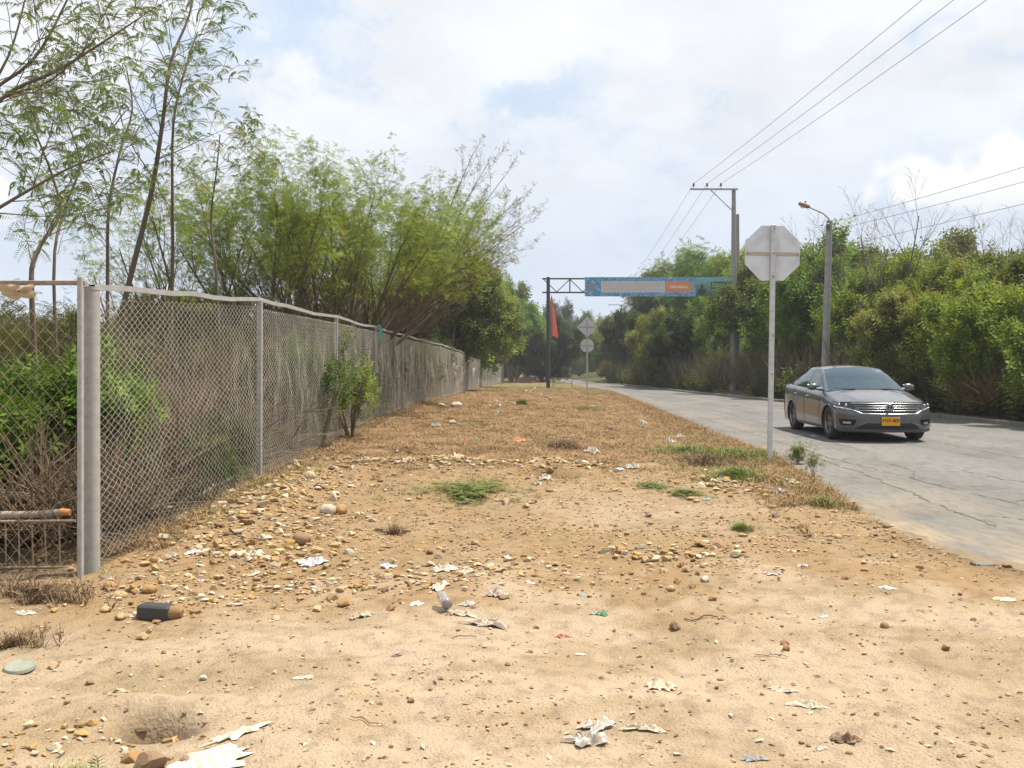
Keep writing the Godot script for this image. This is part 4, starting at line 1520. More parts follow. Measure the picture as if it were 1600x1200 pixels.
func build_poles() -> void:
	var d := 48.0
	var at := Vector3((1146.5 - 800.0) / F * d, 0, -d)
	at.y = ground(at.x, at.z)
	var top := EYE + (HORIZON - 295.0) / F * d
	var o := thing("utility_pole", "tall grey concrete power pole with a one-sided steel crossarm at its top", "utility pole", at)
	var g := Geo.new()
	g.tube([Vector3(0, -0.4, 0), Vector3(0, top - at.y, 0)], [0.22, 0.115], 14)
	part("shaft", g, worn(lin(0.30, 0.295, 0.285), 0.9, M.blotch, 0.5), o)
	var arm := Geo.new()
	var ax := (1080.0 - 800.0) / F * d - at.x
	arm.box(Vector3((ax + 0.1) * 0.5, top - at.y - 0.05, 0.14), Vector3(-ax + 0.3, 0.1, 0.08), Basis(), 0.008)
	part("crossarm", arm, worn(lin(0.36, 0.36, 0.36), 0.6, M.blotch, 1.0), o)
	var br := Geo.new()
	br.bar(Vector3((1110.0 - 1146.5) / F * d, top - at.y - 0.12, 0.14), Vector3(0.0, top - at.y - 1.4, 0.12), 0.03)
	part("brace", br, M.galv, o)
	var ins := Geo.new()
	ins.lathe([[0.015, 0.0], [0.02, 0.12], [0.07, 0.14], [0.075, 0.18], [0.04, 0.2], [0.06, 0.23], [0.05, 0.29], [0.01, 0.31]], Transform3D.IDENTITY, 10)
	var im := ins.mesh()
	var ends := []
	for px in [1083.0, 1104.0, 1125.5]:
		var q := part("insulator", im, mat(lin(0.07, 0.05, 0.045), 0.3), o)
		q.position = Vector3((px - 800.0) / F * d - at.x, top - at.y, 0.14)
		ends.append(at + q.position + Vector3(0, 0.27, 0))
	# second, plain pole just behind
	d = 50.5
	var a2 := Vector3((1152.5 - 800.0) / F * d, 0, -d)
	a2.y = ground(a2.x, a2.z)
	var o2 := thing("utility_pole", "plain grey pole standing right behind the concrete power pole, a little shorter", "utility pole", a2)
	var g2 := Geo.new()
	g2.tube([Vector3(0, -0.4, 0), Vector3(0, EYE + (HORIZON - 335.0) / F * d - a2.y, 0)], [0.16, 0.10], 12)
	part("shaft", g2, worn(lin(0.27, 0.26, 0.25), 0.9, M.blotch, 0.5), o2)
	# far pole at the bend
	var a3 := Vector3((971.0 - 800.0) / F * 122.0, 0, -122.0)
	a3.y = ground(a3.x, a3.z)
	var o3 := thing("utility_pole", "distant power pole just showing under the banner's lower edge", "utility pole", a3)
	var g3 := Geo.new()
	g3.tube([Vector3(0, -0.4, 0), Vector3(0, 11.0 - a3.y, 0)], [0.2, 0.12], 10)
	part("shaft", g3, M.concrete, o3)
	var g4 := Geo.new()
	g4.box(Vector3(-0.7, 11.0 - a3.y, 0.16), Vector3(2.6, 0.1, 0.1))
	part("crossarm", g4, M.galv, o3)
	var cable := mat(lin(0.10, 0.10, 0.11), 0.5)
	var near := [Vector3(12.55, 12.1, 2.0), Vector3(13.55, 12.1, 2.0), Vector3(14.6, 12.1, 2.0)]
	var names := ["left-hand", "middle", "right-hand"]
	for k in 3:
		var w := part("power_line", sagging(ends[k], near[k], 0.35, 0.009), cable)
		tag(w, "%s of the three parallel power lines crossing the sky at the top right" % names[k], "power line", "power lines above the road")
		var w2 := part("power_line", sagging(ends[k], a3 + Vector3(-1.9 + k * 1.1, 11.1 - a3.y, 0.16), 0.8, 0.009), cable)
		tag(w2, "%s of the three lines falling from the crossarm towards the bend" % names[k], "power line", "power lines above the road")
	# street lamp
	d = 33.0
	var al := Vector3((1287.5 - 800.0) / F * d, 0, -d)
	al.y = ground(al.x, al.z)
	var lamp := thing("street_lamp", "street lamp with a short arm and orange-brown head behind the car", "street lamp", al)
	lamp.rotation.z = -0.03
	var lt := EYE + (HORIZON - 345.0) / F * d - al.y
	var lg := Geo.new()
	lg.tube([Vector3(0, -0.4, 0), Vector3(0, lt, 0)], [0.155, 0.115], 14)
	part("pole", lg, worn(lin(0.30, 0.295, 0.285), 0.9, M.blotch, 0.6), lamp)
	var la := Geo.new()
	la.tube([Vector3(0.0, lt - 0.25, 0.13), Vector3(-0.08, lt + 0.06, 0.13), Vector3(-0.3, lt + 0.26, 0.12), Vector3(-0.92, lt + 0.52, 0.1)], [0.03, 0.03, 0.028, 0.025], 8)
	part("arm", la, worn(lin(0.36, 0.33, 0.28), 0.6, M.streak, 1.0), lamp)
	var lh := Geo.new()
	lh.lathe([[0.01, 0.0], [0.06, 0.03], [0.085, 0.14], [0.10, 0.34], [0.075, 0.46], [0.01, 0.5]], Transform3D(Basis.from_euler(Vector3(0, 0, 1.25)).scaled(Vector3(1, 1, 1.2)), Vector3(-0.82, lt + 0.50, 0.1)), 14)
	part("lamp_head", lh, mat(lin(0.33, 0.17, 0.09), 0.5), lamp)
	var lc := Geo.new()
	lc.lathe([[0.01, -0.07], [0.06, -0.05], [0.085, 0.0]], Transform3D(Basis.from_euler(Vector3(0, 0, -0.3)).scaled(Vector3(1.6, 1.0, 1.0)), Vector3(-1.1, lt + 0.52, 0.1)), 14)
	var glass := mat(Color(0.8, 0.8, 0.76, 0.4), 0.1)
	glass.transparency = BaseMaterial3D.TRANSPARENCY_ALPHA
	part("lens", lc, glass, lamp)
	var ph := Geo.new()
	ph.tube([Vector3(-1.02, lt + 0.62, 0.1), Vector3(-1.02, lt + 0.74, 0.1)], [0.035, 0.03], 8)
	part("photocell", ph, mat(lin(0.06, 0.05, 0.05), 0.5), lamp)
	var cl := Geo.new()
	cl.box(Vector3(-0.12, lt - 0.25, 0.16), Vector3(0.12, 0.22, 0.1), Basis(), 0.02)
	part("clamp", cl, mat(lin(0.08, 0.08, 0.085), 0.5), lamp)
	var lamptop := al + Vector3(0.2, lt - 0.1, 0)
	var t1 := part("service_wire", sagging(lamptop, Vector3(18.3, 8.15, -17.5), 0.15, 0.008), cable)
	tag(t1, "upper of the two wires leaving the street lamp pole towards the right edge", "power line", "service wires on the right")
	var t2 := part("service_wire", sagging(lamptop - Vector3(0, 0.3, 0), Vector3(18.3, 7.55, -17.5), 0.15, 0.008), cable)
	tag(t2, "lower of the two wires leaving the street lamp pole towards the right edge", "power line", "service wires on the right")
	var t3 := part("service_wire", sagging(Vector3(a2.x, 7.6, -50.0), Vector3(15.0, 5.9, -17.0), 0.1, 0.008), cable)
	tag(t3, "lowest wire on the right, running through the bare treetops", "power line", "service wires on the right")


# ------------------------------------------------------------------ car
func along(pts: Array, t: float) -> Vector3:
	var q := clampf(t, 0.0, 1.0) * (pts.size() - 1)
	var k := mini(int(q), pts.size() - 2)
	return pts[k].cubic_interpolate(pts[k + 1], pts[maxi(k - 1, 0)], pts[mini(k + 2, pts.size() - 1)], q - k)

var belt := [[-2.45, 1.03], [-1.9, 1.045], [-1.5, 1.02], [0.0, 0.965], [0.95, 0.92], [1.3, 0.845], [1.83, 0.745], [2.3, 0.70]]
var flank := [[0.0, 0.95], [0.08, 0.985], [0.3, 1.0], [0.55, 0.995], [0.76, 0.985], [0.86, 0.965], [0.95, 0.935], [1.0, 0.90]]

func nose(x: float, y: float) -> float:
	return 2.23 - 0.40 * pow(absf(x) / 0.9, 3.0) - 0.10 * ss(0.5, 0.80, y) - 0.05 * ss(0.34, 0.18, y)

func tail(x: float, y: float) -> float:
	return -2.44 + 0.30 * pow(absf(x) / 0.9, 3.0) + 0.05 * ss(0.6, 0.2, y)

func half_wide(z: float) -> float:
	return 0.9 - 0.02 * ss(1.0, 1.85, z) - 0.05 * ss(-1.5, -2.3, z)

func flank_at(z: float, b: float, s: float) -> Vector3:
	return Vector3(s * half_wide(z) * pl(b, flank), lerpf(0.19, pl(z, belt), b), z)

func split_grid(rows: Array, pick: Callable, names: Array, flip: bool) -> Dictionary:
	var out := {}
	var h := rows.size()
	var w: int = rows[0].size()
	var nn := []
	for y in h:
		var line := []
		for x in w:
			var du: Vector3 = rows[y][mini(x + 1, w - 1)] - rows[y][maxi(x - 1, 0)]
			var dv: Vector3 = rows[mini(y + 1, h - 1)][x] - rows[maxi(y - 1, 0)][x]
			line.append(du.cross(dv).normalized() * (-1.0 if flip else 1.0))
		nn.append(line)
	for y in h - 1:
		for x in w - 1:
			var c: Vector3 = (rows[y][x] + rows[y + 1][x + 1] + rows[y][x + 1] + rows[y + 1][x]) * 0.25
			var k: String = pick.call(c, float(x) / (w - 1), float(y) / (h - 1))
			if k == "":
				continue
			if not out.has(k):
				out[k] = Geo.new()
			var g: Geo = out[k]
			var id := []
			for e in [[y, x], [y, x + 1], [y + 1, x + 1], [y + 1, x]]:
				id.append(g.put(rows[e[0]][e[1]], nn[e[0]][e[1]]))
			g.cell(id[0], id[1], id[2], id[3], flip)
	return out

func build_car() -> void:
	var car := thing("car", "dark grey four-door saloon car driving towards the camera on the road", "car", Vector3(7.27, 0.03, -17.72), -0.075)
	var paint := mat(lin(0.078, 0.082, 0.09), 0.36, 0.25)
	paint.clearcoat_enabled = true
	paint.clearcoat = 1.0
	paint.clearcoat_roughness = 0.1
	var black := mat(lin(0.012, 0.012, 0.013), 0.5)
	var gloss := mat(lin(0.008, 0.008, 0.010), 0.12)
	var chrome := mat(lin(0.45, 0.46, 0.48), 0.3, 1.0)
	var rubber := mat(lin(0.018, 0.018, 0.018), 0.8)
	var alloy := mat(lin(0.22, 0.22, 0.23), 0.35, 0.8)
	var glass := mat(Color(0.17, 0.29, 0.36, 0.62), 0.03)
	glass.transparency = BaseMaterial3D.TRANSPARENCY_ALPHA
	glass.metallic_specular = 0.9
	var AX := 1.343
	var groups := {}
	var add := func(d: Dictionary) -> void:
		for k in d:
			if not groups.has(k):
				groups[k] = []
			groups[k].append(d[k])
	for s in [-1.0, 1.0]:
		# flank, cut round the wheels
		var rows := []
		for b in 27:
			var row := []
			for a in 151:
				var bb := b / 26.0
				var y := 0.19 + bb * 0.55
				var zf := nose(0.885 * pl(bb, flank), y)
				var zr := tail(0.86 * pl(bb, flank), lerpf(0.19, 1.03, bb))
				var z := lerpf(zr, zf, a / 150.0)
				var p := flank_at(z, bb, s)
				for w in [-AX, AX]:
					var q := Vector2(p.z - w, p.y - 0.325)
					var rr := q.length()
					if rr < 0.385 and rr > 0.335:
						q = q.normalized() * 0.36
						p.z = w + q.x
						p.y = 0.325 + q.y
				row.append(p)
			rows.append(row)
		var pick := func(c: Vector3, _u: float, _v: float) -> String:
			for w in [-AX, AX]:
				if Vector2(c.z - w, c.y - 0.325).length() < 0.357:
					return ""
			if c.y < 0.27:
				return "sill"
			if c.z > 0.80:
				return "front_wing"
			if c.z > -0.30:
				return "front_door"
			if c.z > -1.22 and not (c.z < -0.95 and Vector2(c.z + AX, c.y - 0.325).length() < 0.46):
				return "rear_door"
			return "rear_wing"
		add.call(split_grid(rows, pick, [], s > 0.0))
		# wheel arch lips
		for w in [-AX, AX]:
			var lip := Geo.new()
			var rr := []
			var pts := []
			for k in 25:
				var a := lerpf(-0.35, PI + 0.35, k / 24.0)
				var y := 0.325 + sin(a) * 0.36
				var z: float = w + cos(a) * 0.36
				var b := clampf((y - 0.19) / (pl(z, belt) - 0.19), 0.0, 1.0)
				pts.append(Vector3(s * (half_wide(z) * pl(b, flank) + 0.004), y, z))
				rr.append(0.011)
			lip.tube(pts, rr, 6)
			part("wheel_arch", lip, paint, car)
			var well := Geo.new()
			for k in 24:
				var a := lerpf(-0.35, PI + 0.35, k / 24.0)
				var a2 := lerpf(-0.35, PI + 0.35, (k + 1) / 24.0)
				well.quad(Vector3(s * 0.88, 0.325 + sin(a) * 0.37, w + cos(a) * 0.37), Vector3(s * 0.88, 0.325 + sin(a2) * 0.37, w + cos(a2) * 0.37), Vector3(s * 0.55, 0.325 + sin(a2) * 0.37, w + cos(a2) * 0.37), Vector3(s * 0.55, 0.325 + sin(a) * 0.37, w + cos(a) * 0.37))
			part("wheel_well", well, black, car)
		# upper side: pillars, roof edge and side glass
		var top := [Vector3(0.755, 0.94, 0.97), Vector3(0.70, 1.10, 0.66), Vector3(0.635, 1.27, 0.34), Vector3(0.585, 1.385, 0.06), Vector3(0.58, 1.428, -0.35), Vector3(0.575, 1.42, -0.8), Vector3(0.56, 1.37, -1.2), Vector3(0.60, 1.24, -1.6), Vector3(0.68, 1.10, -1.98)]
		rows = []
		for v in 29:
			var row := []
			var t := v / 28.0
			for u in 121:
				var w := u / 120.0
				var hi := along(top, w)
				var zb := lerpf(0.97, -1.98, w)
				var lo := Vector3(half_wide(zb) * 0.90 - 0.005, pl(zb, belt), zb)
				if zb < -1.5:
					lo.x -= 0.05 * ss(-1.5, -1.98, zb)
				var p := lo.lerp(hi, t)
				p.x += 0.035 * sin(PI * t) * clampf((hi.y - lo.y) * 3.0, 0.0, 1.0)
				p.x *= s
				row.append(p)
			rows.append(row)
		var pick2 := func(c: Vector3, u: float, v: float) -> String:
			var hi := along(top, u)
			var room: float = hi.y - pl(c.z, belt)
			var dy: float = c.y - pl(c.z, belt)
			if dy < 0.028:
				return "window_trim"
			if v > 0.90 or room - dy < 0.035 or u < 0.05 or u > 0.86:
				return "roof_side"
			if absf(c.z + 0.32) < 0.05:
				return "window_trim"
			if absf(c.z + 1.22) < 0.022:
				return "window_trim"
			return "front_window" if c.z > -0.32 else "rear_window" if c.z > -1.22 else "quarter_window"
		add.call(split_grid(rows, pick2, [], s > 0.0))
		# shut lines and handles
		for z in [0.80, -0.30, -1.22]:
			var sg := Geo.new()
			var pts := []
			var rr := []
			for k in 13:
				var b := lerpf(0.12, 0.97, k / 12.0)
				if z < -1.0 and b < 0.5:
					continue
				pts.append(flank_at(z, b, s) + Vector3(s * 0.0005, 0, 0))
				rr.append(0.0045)
			sg.tube(pts, rr, 4, false)
			part("shut_line", sg, black, car)
		for z in [-0.12, -1.05]:
			var hg := Geo.new()
			var p := flank_at(z, 0.80, s)
			hg.box(p + Vector3(s * 0.014, 0, 0), Vector3(0.03, 0.026, 0.19), Basis(), 0.01)
			part("door_handle", hg, paint, car)
		# mirror
		var mg := Geo.new()
		mg.lathe([[0.005, -0.11], [0.05, -0.09], [0.075, -0.02], [0.07, 0.06], [0.045, 0.1], [0.005, 0.115]], Transform3D(Basis.from_euler(Vector3(0, 0, s * 1.5)).scaled(Vector3(1.0, 0.95, 0.8)), Vector3(s * 0.97, 1.02, 0.60)), 16)
		mg.box(Vector3(s * 0.85, 0.985, 0.62), Vector3(0.14, 0.03, 0.07), Basis(), 0.01)
		var mo := part("door_mirror", mg, paint, car)
		var mgl := Geo.new()
		mgl.box(Vector3(s * 0.97, 1.02, 0.535), Vector3(0.17, 0.1, 0.012), Basis(), 0.004)
		part("mirror_glass", mgl, chrome, mo)
	# front face
	var rows := []
	for y in 25:
		var row := []
		for x in 61:
			var bb := y / 24.0
			var u := x / 30.0 - 1.0
			var px := u * 0.885 * pl(bb, flank)
			var py := 0.19 + bb * (0.555 + 0.02 * (1.0 - u * u))
			row.append(Vector3(px, py, nose(px, py)))
		rows.append(row)
	add.call(split_grid(rows, func(c: Vector3, _u: float, _v: float) -> String: return "front_bumper", [], false))
	# rear face
	rows = []
	for y in 15:
		var row := []
		for x in 31:
			var bb := y / 14.0
			var px := (x / 15.0 - 1.0) * 0.86 * pl(bb, flank)
			var py := 0.19 + bb * 0.84
			row.append(Vector3(px, py, tail(px, py)))
		rows.append(row)
	add.call(split_grid(rows, func(c: Vector3, _u: float, _v: float) -> String: return "rear_bumper", [], true))
	# bonnet, boot lid, roof, windscreen, rear screen
	rows = []
	for t in 25:
		var row := []
		var w := t / 24.0
		for x in 41:
			var u := x / 20.0 - 1.0
			var zs := lerpf(1.78, 0.95, w)
			var zc := lerpf(2.128, 1.12, w)
			var z := lerpf(zc, zs, pow(absf(u), 2.6))
			var ys := pl(zs, belt)
			var yc := lerpf(0.765, 0.975, pow(w, 0.75))
			var y := lerpf(yc, ys, pow(absf(u), 2.2))
			y += 0.012 * ss(0.14, 0.0, absf(absf(u) - lerpf(0.62, 0.72, w))) * sin(PI * clampf(w * 1.1, 0, 1))
			row.append(Vector3(u * half_wide(zs) * 0.90, y, z))
		rows.append(row)
	var bon := Geo.new()
	bon.grid(rows, false)
	part("bonnet", bon, paint, car)
	rows = []
	for t in 9:
		var row := []
		var w := t / 8.0
		for x in 31:
			var u := x / 15.0 - 1.0
			var z := lerpf(lerpf(-1.95, -2.05, 1.0 - u * u), tail(u * 0.78, 1.0), w)
			row.append(Vector3(u * lerpf(0.80, 0.775, w), lerpf(1.045, 1.03, w) + 0.045 * (1.0 - u * u), z))
		rows.append(row)
	var boot := Geo.new()
	boot.grid(rows, false)
	part("boot_lid", boot, paint, car)
	var sheet := func(l: Array, bulge: Vector3, nu: int, nv: int) -> Geo:
		var rr := []
		for v in nv:
			var row := []
			for u in nu:
				var e := along(l, v / float(nv - 1))
				var q := u / float(nu - 1) * 2.0 - 1.0
				row.append(Vector3(q * e.x, e.y, e.z) + bulge * (1.0 - q * q))
			rr.append(row)
		var g := Geo.new()
		g.grid(rr, false)
		return g
	part("windscreen", sheet.call([Vector3(0.752, 0.945, 0.965), Vector3(0.70, 1.10, 0.66), Vector3(0.635, 1.27, 0.34), Vector3(0.588, 1.383, 0.065)], Vector3(0, 0.045, 0.13), 25, 13), glass, car)
	part("roof", sheet.call([Vector3(0.588, 1.383, 0.065), Vector3(0.58, 1.428, -0.35), Vector3(0.575, 1.42, -0.8), Vector3(0.56, 1.37, -1.2)], Vector3(0, 0.045, 0.0), 25, 17), paint, car)
	part("rear_screen", sheet.call([Vector3(0.56, 1.37, -1.2), Vector3(0.60, 1.24, -1.6), Vector3(0.68, 1.10, -1.98)], Vector3(0, 0.045, -0.08), 25, 9), glass, car)
	# header rail over the windscreen and wiper cowl
	var cowl := Geo.new()
	rows = []
	for v in 3:
		var row := []
		for u in 21:
			var q := u / 10.0 - 1.0
			row.append(Vector3(q * 0.76, 0.935 + 0.045 * (1.0 - q * q) - v * 0.008, 0.955 + 0.135 * (1.0 - q * q) + v * 0.03))
		rows.append(row)
	cowl.grid(rows, true)
	part("wiper_cowl", cowl, black, car)
	for s in [-0.35, 0.3]:
		var wg := Geo.new()
		wg.tube([Vector3(s + 0.3, 0.978, 1.07), Vector3(s, 0.992, 1.07), Vector3(s - 0.3, 0.99, 1.03)], [0.008, 0.01, 0.006], 5)
		part("wiper", wg, black, car)
	for k in groups:
		var m: Material = paint
		if k.ends_with("_window"):
			m = glass
		elif k == "window_trim":
			m = gloss
		for g in groups[k]:
			part(k, g, m, car)
	# ---- things laid onto the nose: sampled from the same surface and standing a little proud
	var on := func(x: float, y: float, out: float) -> Vector3: return Vector3(x, y, nose(x, y) + out)
	var panel := func(y0: float, y1: float, w0: float, w1: float, out: float, cx := 0.0) -> Geo:
		var rr := []
		for v in 5:
			var row := []
			var y := lerpf(y0, y1, v / 4.0)
			var w := lerpf(w0, w1, v / 4.0)
			for u in 29:
				var x: float = cx + (u / 14.0 - 1.0) * w
				row.append(on.call(x, y, out))
			rr.append(row)
		var g := Geo.new()
		g.grid(rr, false)
		return g
	var strip := func(pts: Array, r: float, out: float) -> Geo:
		var g := Geo.new()
		var list := []
		var rad := []
		for k in pts.size() - 1:
			for q in 8:
				var p: Vector2 = pts[k].lerp(pts[k + 1], q / 8.0)
				list.append(on.call(p.x, p.y, out))
				rad.append(r)
		list.append(on.call(pts[-1].x, pts[-1].y, out))
		rad.append(r)
		g.tube(list, rad, 6)
		return g
	var grille := part("grille", panel.call(0.545, 0.735, 0.46, 0.62, 0.006), black, car)
	for e in [[0.733, 0.64, 0.010], [0.69, 0.60, 0.005], [0.648, 0.565, 0.005], [0.602, 0.525, 0.005]]:
		part("chrome_bar", strip.call([Vector2(-e[1], e[0]), Vector2(0, e[0]), Vector2(e[1], e[0])], e[2], 0.012), chrome, grille)
	part("chrome_frame", strip.call([Vector2(-0.80, 0.628), Vector2(-0.62, 0.600), Vector2(-0.49, 0.542), Vector2(0, 0.538), Vector2(0.49, 0.542), Vector2(0.62, 0.600), Vector2(0.80, 0.628)], 0.012, 0.012), chrome, grille)
	# round badge: ring with the two letters standing one above the other
	var eg := Geo.new()
	var ring := []
	var rad := []
	for k in 33:
		var a := TAU * k / 32.0
		ring.append(Vector3(cos(a) * 0.066, 0.655 + sin(a) * 0.066, nose(0, 0.655) + 0.028))
		rad.append(0.008)
	eg.tube(ring, rad, 6, false)
	var L := func(a: Vector2, b: Vector2) -> void:
		var z := nose(0, 0.655) + 0.028
		eg.bar(Vector3(a.x, 0.655 + a.y, z), Vector3(b.x, 0.655 + b.y, z), 0.0065, 5)
	L.call(Vector2(-0.026, 0.056), Vector2(0.0, 0.008))
	L.call(Vector2(0.026, 0.056), Vector2(0.0, 0.008))
	L.call(Vector2(-0.055, 0.03), Vector2(-0.026, -0.054))
	L.call(Vector2(-0.026, -0.054), Vector2(0.0, -0.004))
	L.call(Vector2(0.0, -0.004), Vector2(0.026, -0.054))
	L.call(Vector2(0.026, -0.054), Vector2(0.055, 0.03))
	part("badge", eg, chrome, grille)
	var bd := Geo.new()
	bd.tube([Vector3(0, 0.655, nose(0, 0.655) + 0.005), Vector3(0, 0.655, nose(0, 0.655) + 0.02)], [0.066, 0.066], 24)
	part("badge_disc", bd, black, grille)
	# lower intake, fog lamp recesses, splitter
	part("lower_intake", panel.call(0.25, 0.365, 0.60, 0.44, 0.006), black, car)
	var spl := part("splitter", strip.call([Vector2(-0.86, 0.225), Vector2(-0.5, 0.215), Vector2(0, 0.212), Vector2(0.5, 0.215), Vector2(0.86, 0.225)], 0.02, 0.005), mat(lin(0.05, 0.05, 0.052), 0.5), car)
	for s in [-1.0, 1.0]:
		var fg := part("fog_recess", panel.call(0.31, 0.43, 0.10, 0.135, 0.006, s * 0.715), gloss, car)
		part("fog_lamp", panel.call(0.345, 0.385, 0.055, 0.06, 0.012, s * 0.73), mat(lin(0.5, 0.5, 0.52), 0.15, 0.6), fg)
		part("trim_blade", strip.call([Vector2(s * 0.86, 0.30), Vector2(s * 0.70, 0.285), Vector2(s * 0.52, 0.33), Vector2(s * 0.40, 0.375)], 0.014, 0.008), paint, car)
		# headlight wraps the corner
		var path := []
		for k in 13:
			var x := lerpf(0.58, 0.86, k / 12.0)
			path.append([x, -1.0])
		var rr := []
		for v in 6:
			var row := []
			for k in 22:
				var t := k / 21.0
				var lo := lerpf(0.600, 0.655, t)
				var hi := lerpf(0.730, 0.765, t)
				if t < 0.3:
					lo = lerpf(0.64, 0.60, t / 0.3)
				if t > 0.8:
					lo = lerpf(0.644, 0.735, (t - 0.8) / 0.2)
				var y := lerpf(lo, hi, v / 5.0)
				var p: Vector3
				if t < 0.62:
					var x := lerpf(0.585, 0.845, t / 0.62)
					p = on.call(x, minf(y, 0.74), 0.010)
				else:
					var z := lerpf(nose(0.845, 0.7), 1.50, (t - 0.62) / 0.38)
					var b := clampf((y - 0.19) / (pl(z, belt) - 0.19), 0.0, 0.98)
					p = flank_at(z, b, 1.0) + Vector3(0.010, 0, 0.0)
					if t < 0.72:
						p = on.call(0.845, minf(y, 0.74), 0.010).lerp(p, (t - 0.62) / 0.10)
				p.x *= s
				row.append(p)
			rr.append(row)
		var hl := Geo.new()
		hl.grid(rr, s < 0.0)
		var ho := part("headlight", hl, mat(lin(0.035, 0.04, 0.045), 0.08, 0.2), car)
		var dg := Geo.new()
		var line := []
		var lr := []
		for k in 15:
			line.append(rr[0][mini(4 + k, 17)].lerp(rr[5][mini(4 + k, 17)], 0.16) + Vector3(s * 0.004, 0, 0.008))
			lr.append(0.010 if k > 5 else 0.005)
		dg.tube(line, lr, 6)
		part("light_strip", dg, mat(lin(0.85, 0.86, 0.88), 0.15, 0.3), ho)
		for q in [7, 12]:
			var lg := Geo.new()
			var c: Vector3 = rr[3][q] + Vector3(0, 0, 0.004)
			lg.lathe([[0.001, 0.012], [0.02, 0.010], [0.028, 0.0]], Transform3D(Basis.from_euler(Vector3(PI / 2, 0, 0)), c), 12)
			part("projector", lg, chrome, ho)
	# number plate
	var py := 0.405
	var pz := nose(0, py) + 0.022
	var pg := Geo.new()
	pg.box(Vector3(0, py, pz), Vector3(0.335, 0.165, 0.014), Basis(), 0.004)
	var po := part("number_plate", pg, mat(lin(0.62, 0.30, 0.012), 0.45), car)
	var font := SystemFont.new()
	font.font_names = PackedStringArray(["Droid Sans"])
	font.font_weight = 600
	var tm := TextMesh.new()
	tm.text = "FUV·469"
	tm.font = font
	tm.font_size = 26
	tm.pixel_size = 0.0031
	tm.depth = 0.003
	var to := part("plate_characters", tm, mat(lin(0.05, 0.035, 0.01), 0.6), po)
	to.position = Vector3(0, py + 0.012, pz + 0.009)
	# wheels
	var tyre := Geo.new()
	var turnx := Transform3D(Basis.from_euler(Vector3(0, 0, -PI / 2)), Vector3.ZERO)
	tyre.lathe([[0.215, -0.095], [0.25, -0.105], [0.30, -0.105], [0.322, -0.09], [0.328, -0.05], [0.328, 0.05], [0.322, 0.09], [0.30, 0.105], [0.25, 0.105], [0.215, 0.095]], turnx, 40)
	var rim := Geo.new()
	rim.lathe([[0.218, -0.09], [0.21, -0.02], [0.205, 0.07], [0.218, 0.098]], turnx, 40)
	rim.lathe([[0.001, 0.07], [0.04, 0.07], [0.055, 0.055], [0.06, 0.02]], turnx, 20)
	var disc := Geo.new()
	disc.lathe([[0.001, 0.0], [0.2, 0.0]], turnx, 30)
	for k in 10:
		var a := TAU * k / 10.0 + (0.12 if k % 2 else -0.12)
		var d := Vector3(0, sin(a), cos(a))
		var e := Vector3(0, cos(a), -sin(a)) * 0.017
		var o := Vector3(0.068, 0, 0)
		var p := d * 0.04
		var q := d * 0.212
		rim.quad(p - e + o, q - e * 1.2 + o, q + e * 1.2 + o, p + e + o)
		rim.quad(p - e + o * 0.4, q - e * 1.2 + o * 0.4, q - e * 1.2 + o, p - e + o)
		rim.quad(p + e + o, q + e * 1.2 + o, q + e * 1.2 + o * 0.4, p + e + o * 0.4)
	var tm2 := tyre.mesh()
	var rm := rim.mesh()
	var dm := disc.mesh()
	for s in [-1.0, 1.0]:
		for w in [-AX, AX]:
			var wheel := part("wheel", tm2, rubber, car)
			wheel.position = Vector3(s * 0.775, 0.328, w)
			wheel.rotation.y = 0.0 if s > 0 else PI
			part("rim", rm, alloy, wheel)
			part("brake_disc", dm, mat(lin(0.05, 0.05, 0.05), 0.5, 0.5), wheel)
	# underside and what shows through the glass
	var ug := Geo.new()
	ug.box(Vector3(0, 0.25, -0.1), Vector3(1.5, 0.1, 4.1))
	part("underbody", ug, black, car)
	var dash := Geo.new()
	dash.box(Vector3(0, 0.86, 0.72), Vector3(1.42, 0.2, 0.5), Basis(), 0.07)
	part("dashboard", dash, black, car)
	for e in [[-0.36, -0.35], [0.36, -0.35], [-0.36, -1.2], [0.36, -1.2]]:
		var sg := Geo.new()
		sg.box(Vector3(e[0], 0.82, e[1]), Vector3(0.48, 0.62, 0.16), Basis.from_euler(Vector3(-0.2, 0, 0)), 0.06)
		sg.box(Vector3(e[0], 0.52, e[1] + 0.28), Vector3(0.48, 0.16, 0.5), Basis(), 0.05)
		sg.box(Vector3(e[0], 1.20, e[1] - 0.08), Vector3(0.26, 0.17, 0.1), Basis(), 0.04)
		part("seat", sg, mat(lin(0.03, 0.03, 0.032), 0.8), car)
	var sw := Geo.new()
	ring = []
	rad = []
	for k in 25:
		var a := TAU * k / 24.0
		ring.append(Vector3(0.36 + cos(a) * 0.18, 0.96 + sin(a) * 0.16, 0.38 + sin(a) * 0.06))
		rad.append(0.015)
	sw.tube(ring, rad, 5, false)
	part("steering_wheel", sw, black, car)
	var st := Geo.new()
	st.quad(Vector3(0.44, 1.335, 0.235), Vector3(0.55, 1.325, 0.225), Vector3(0.545, 1.352, 0.18), Vector3(0.436, 1.362, 0.19))
	part("windscreen_sticker", st, mat(lin(0.7, 0.7, 0.7), 0.6), car)


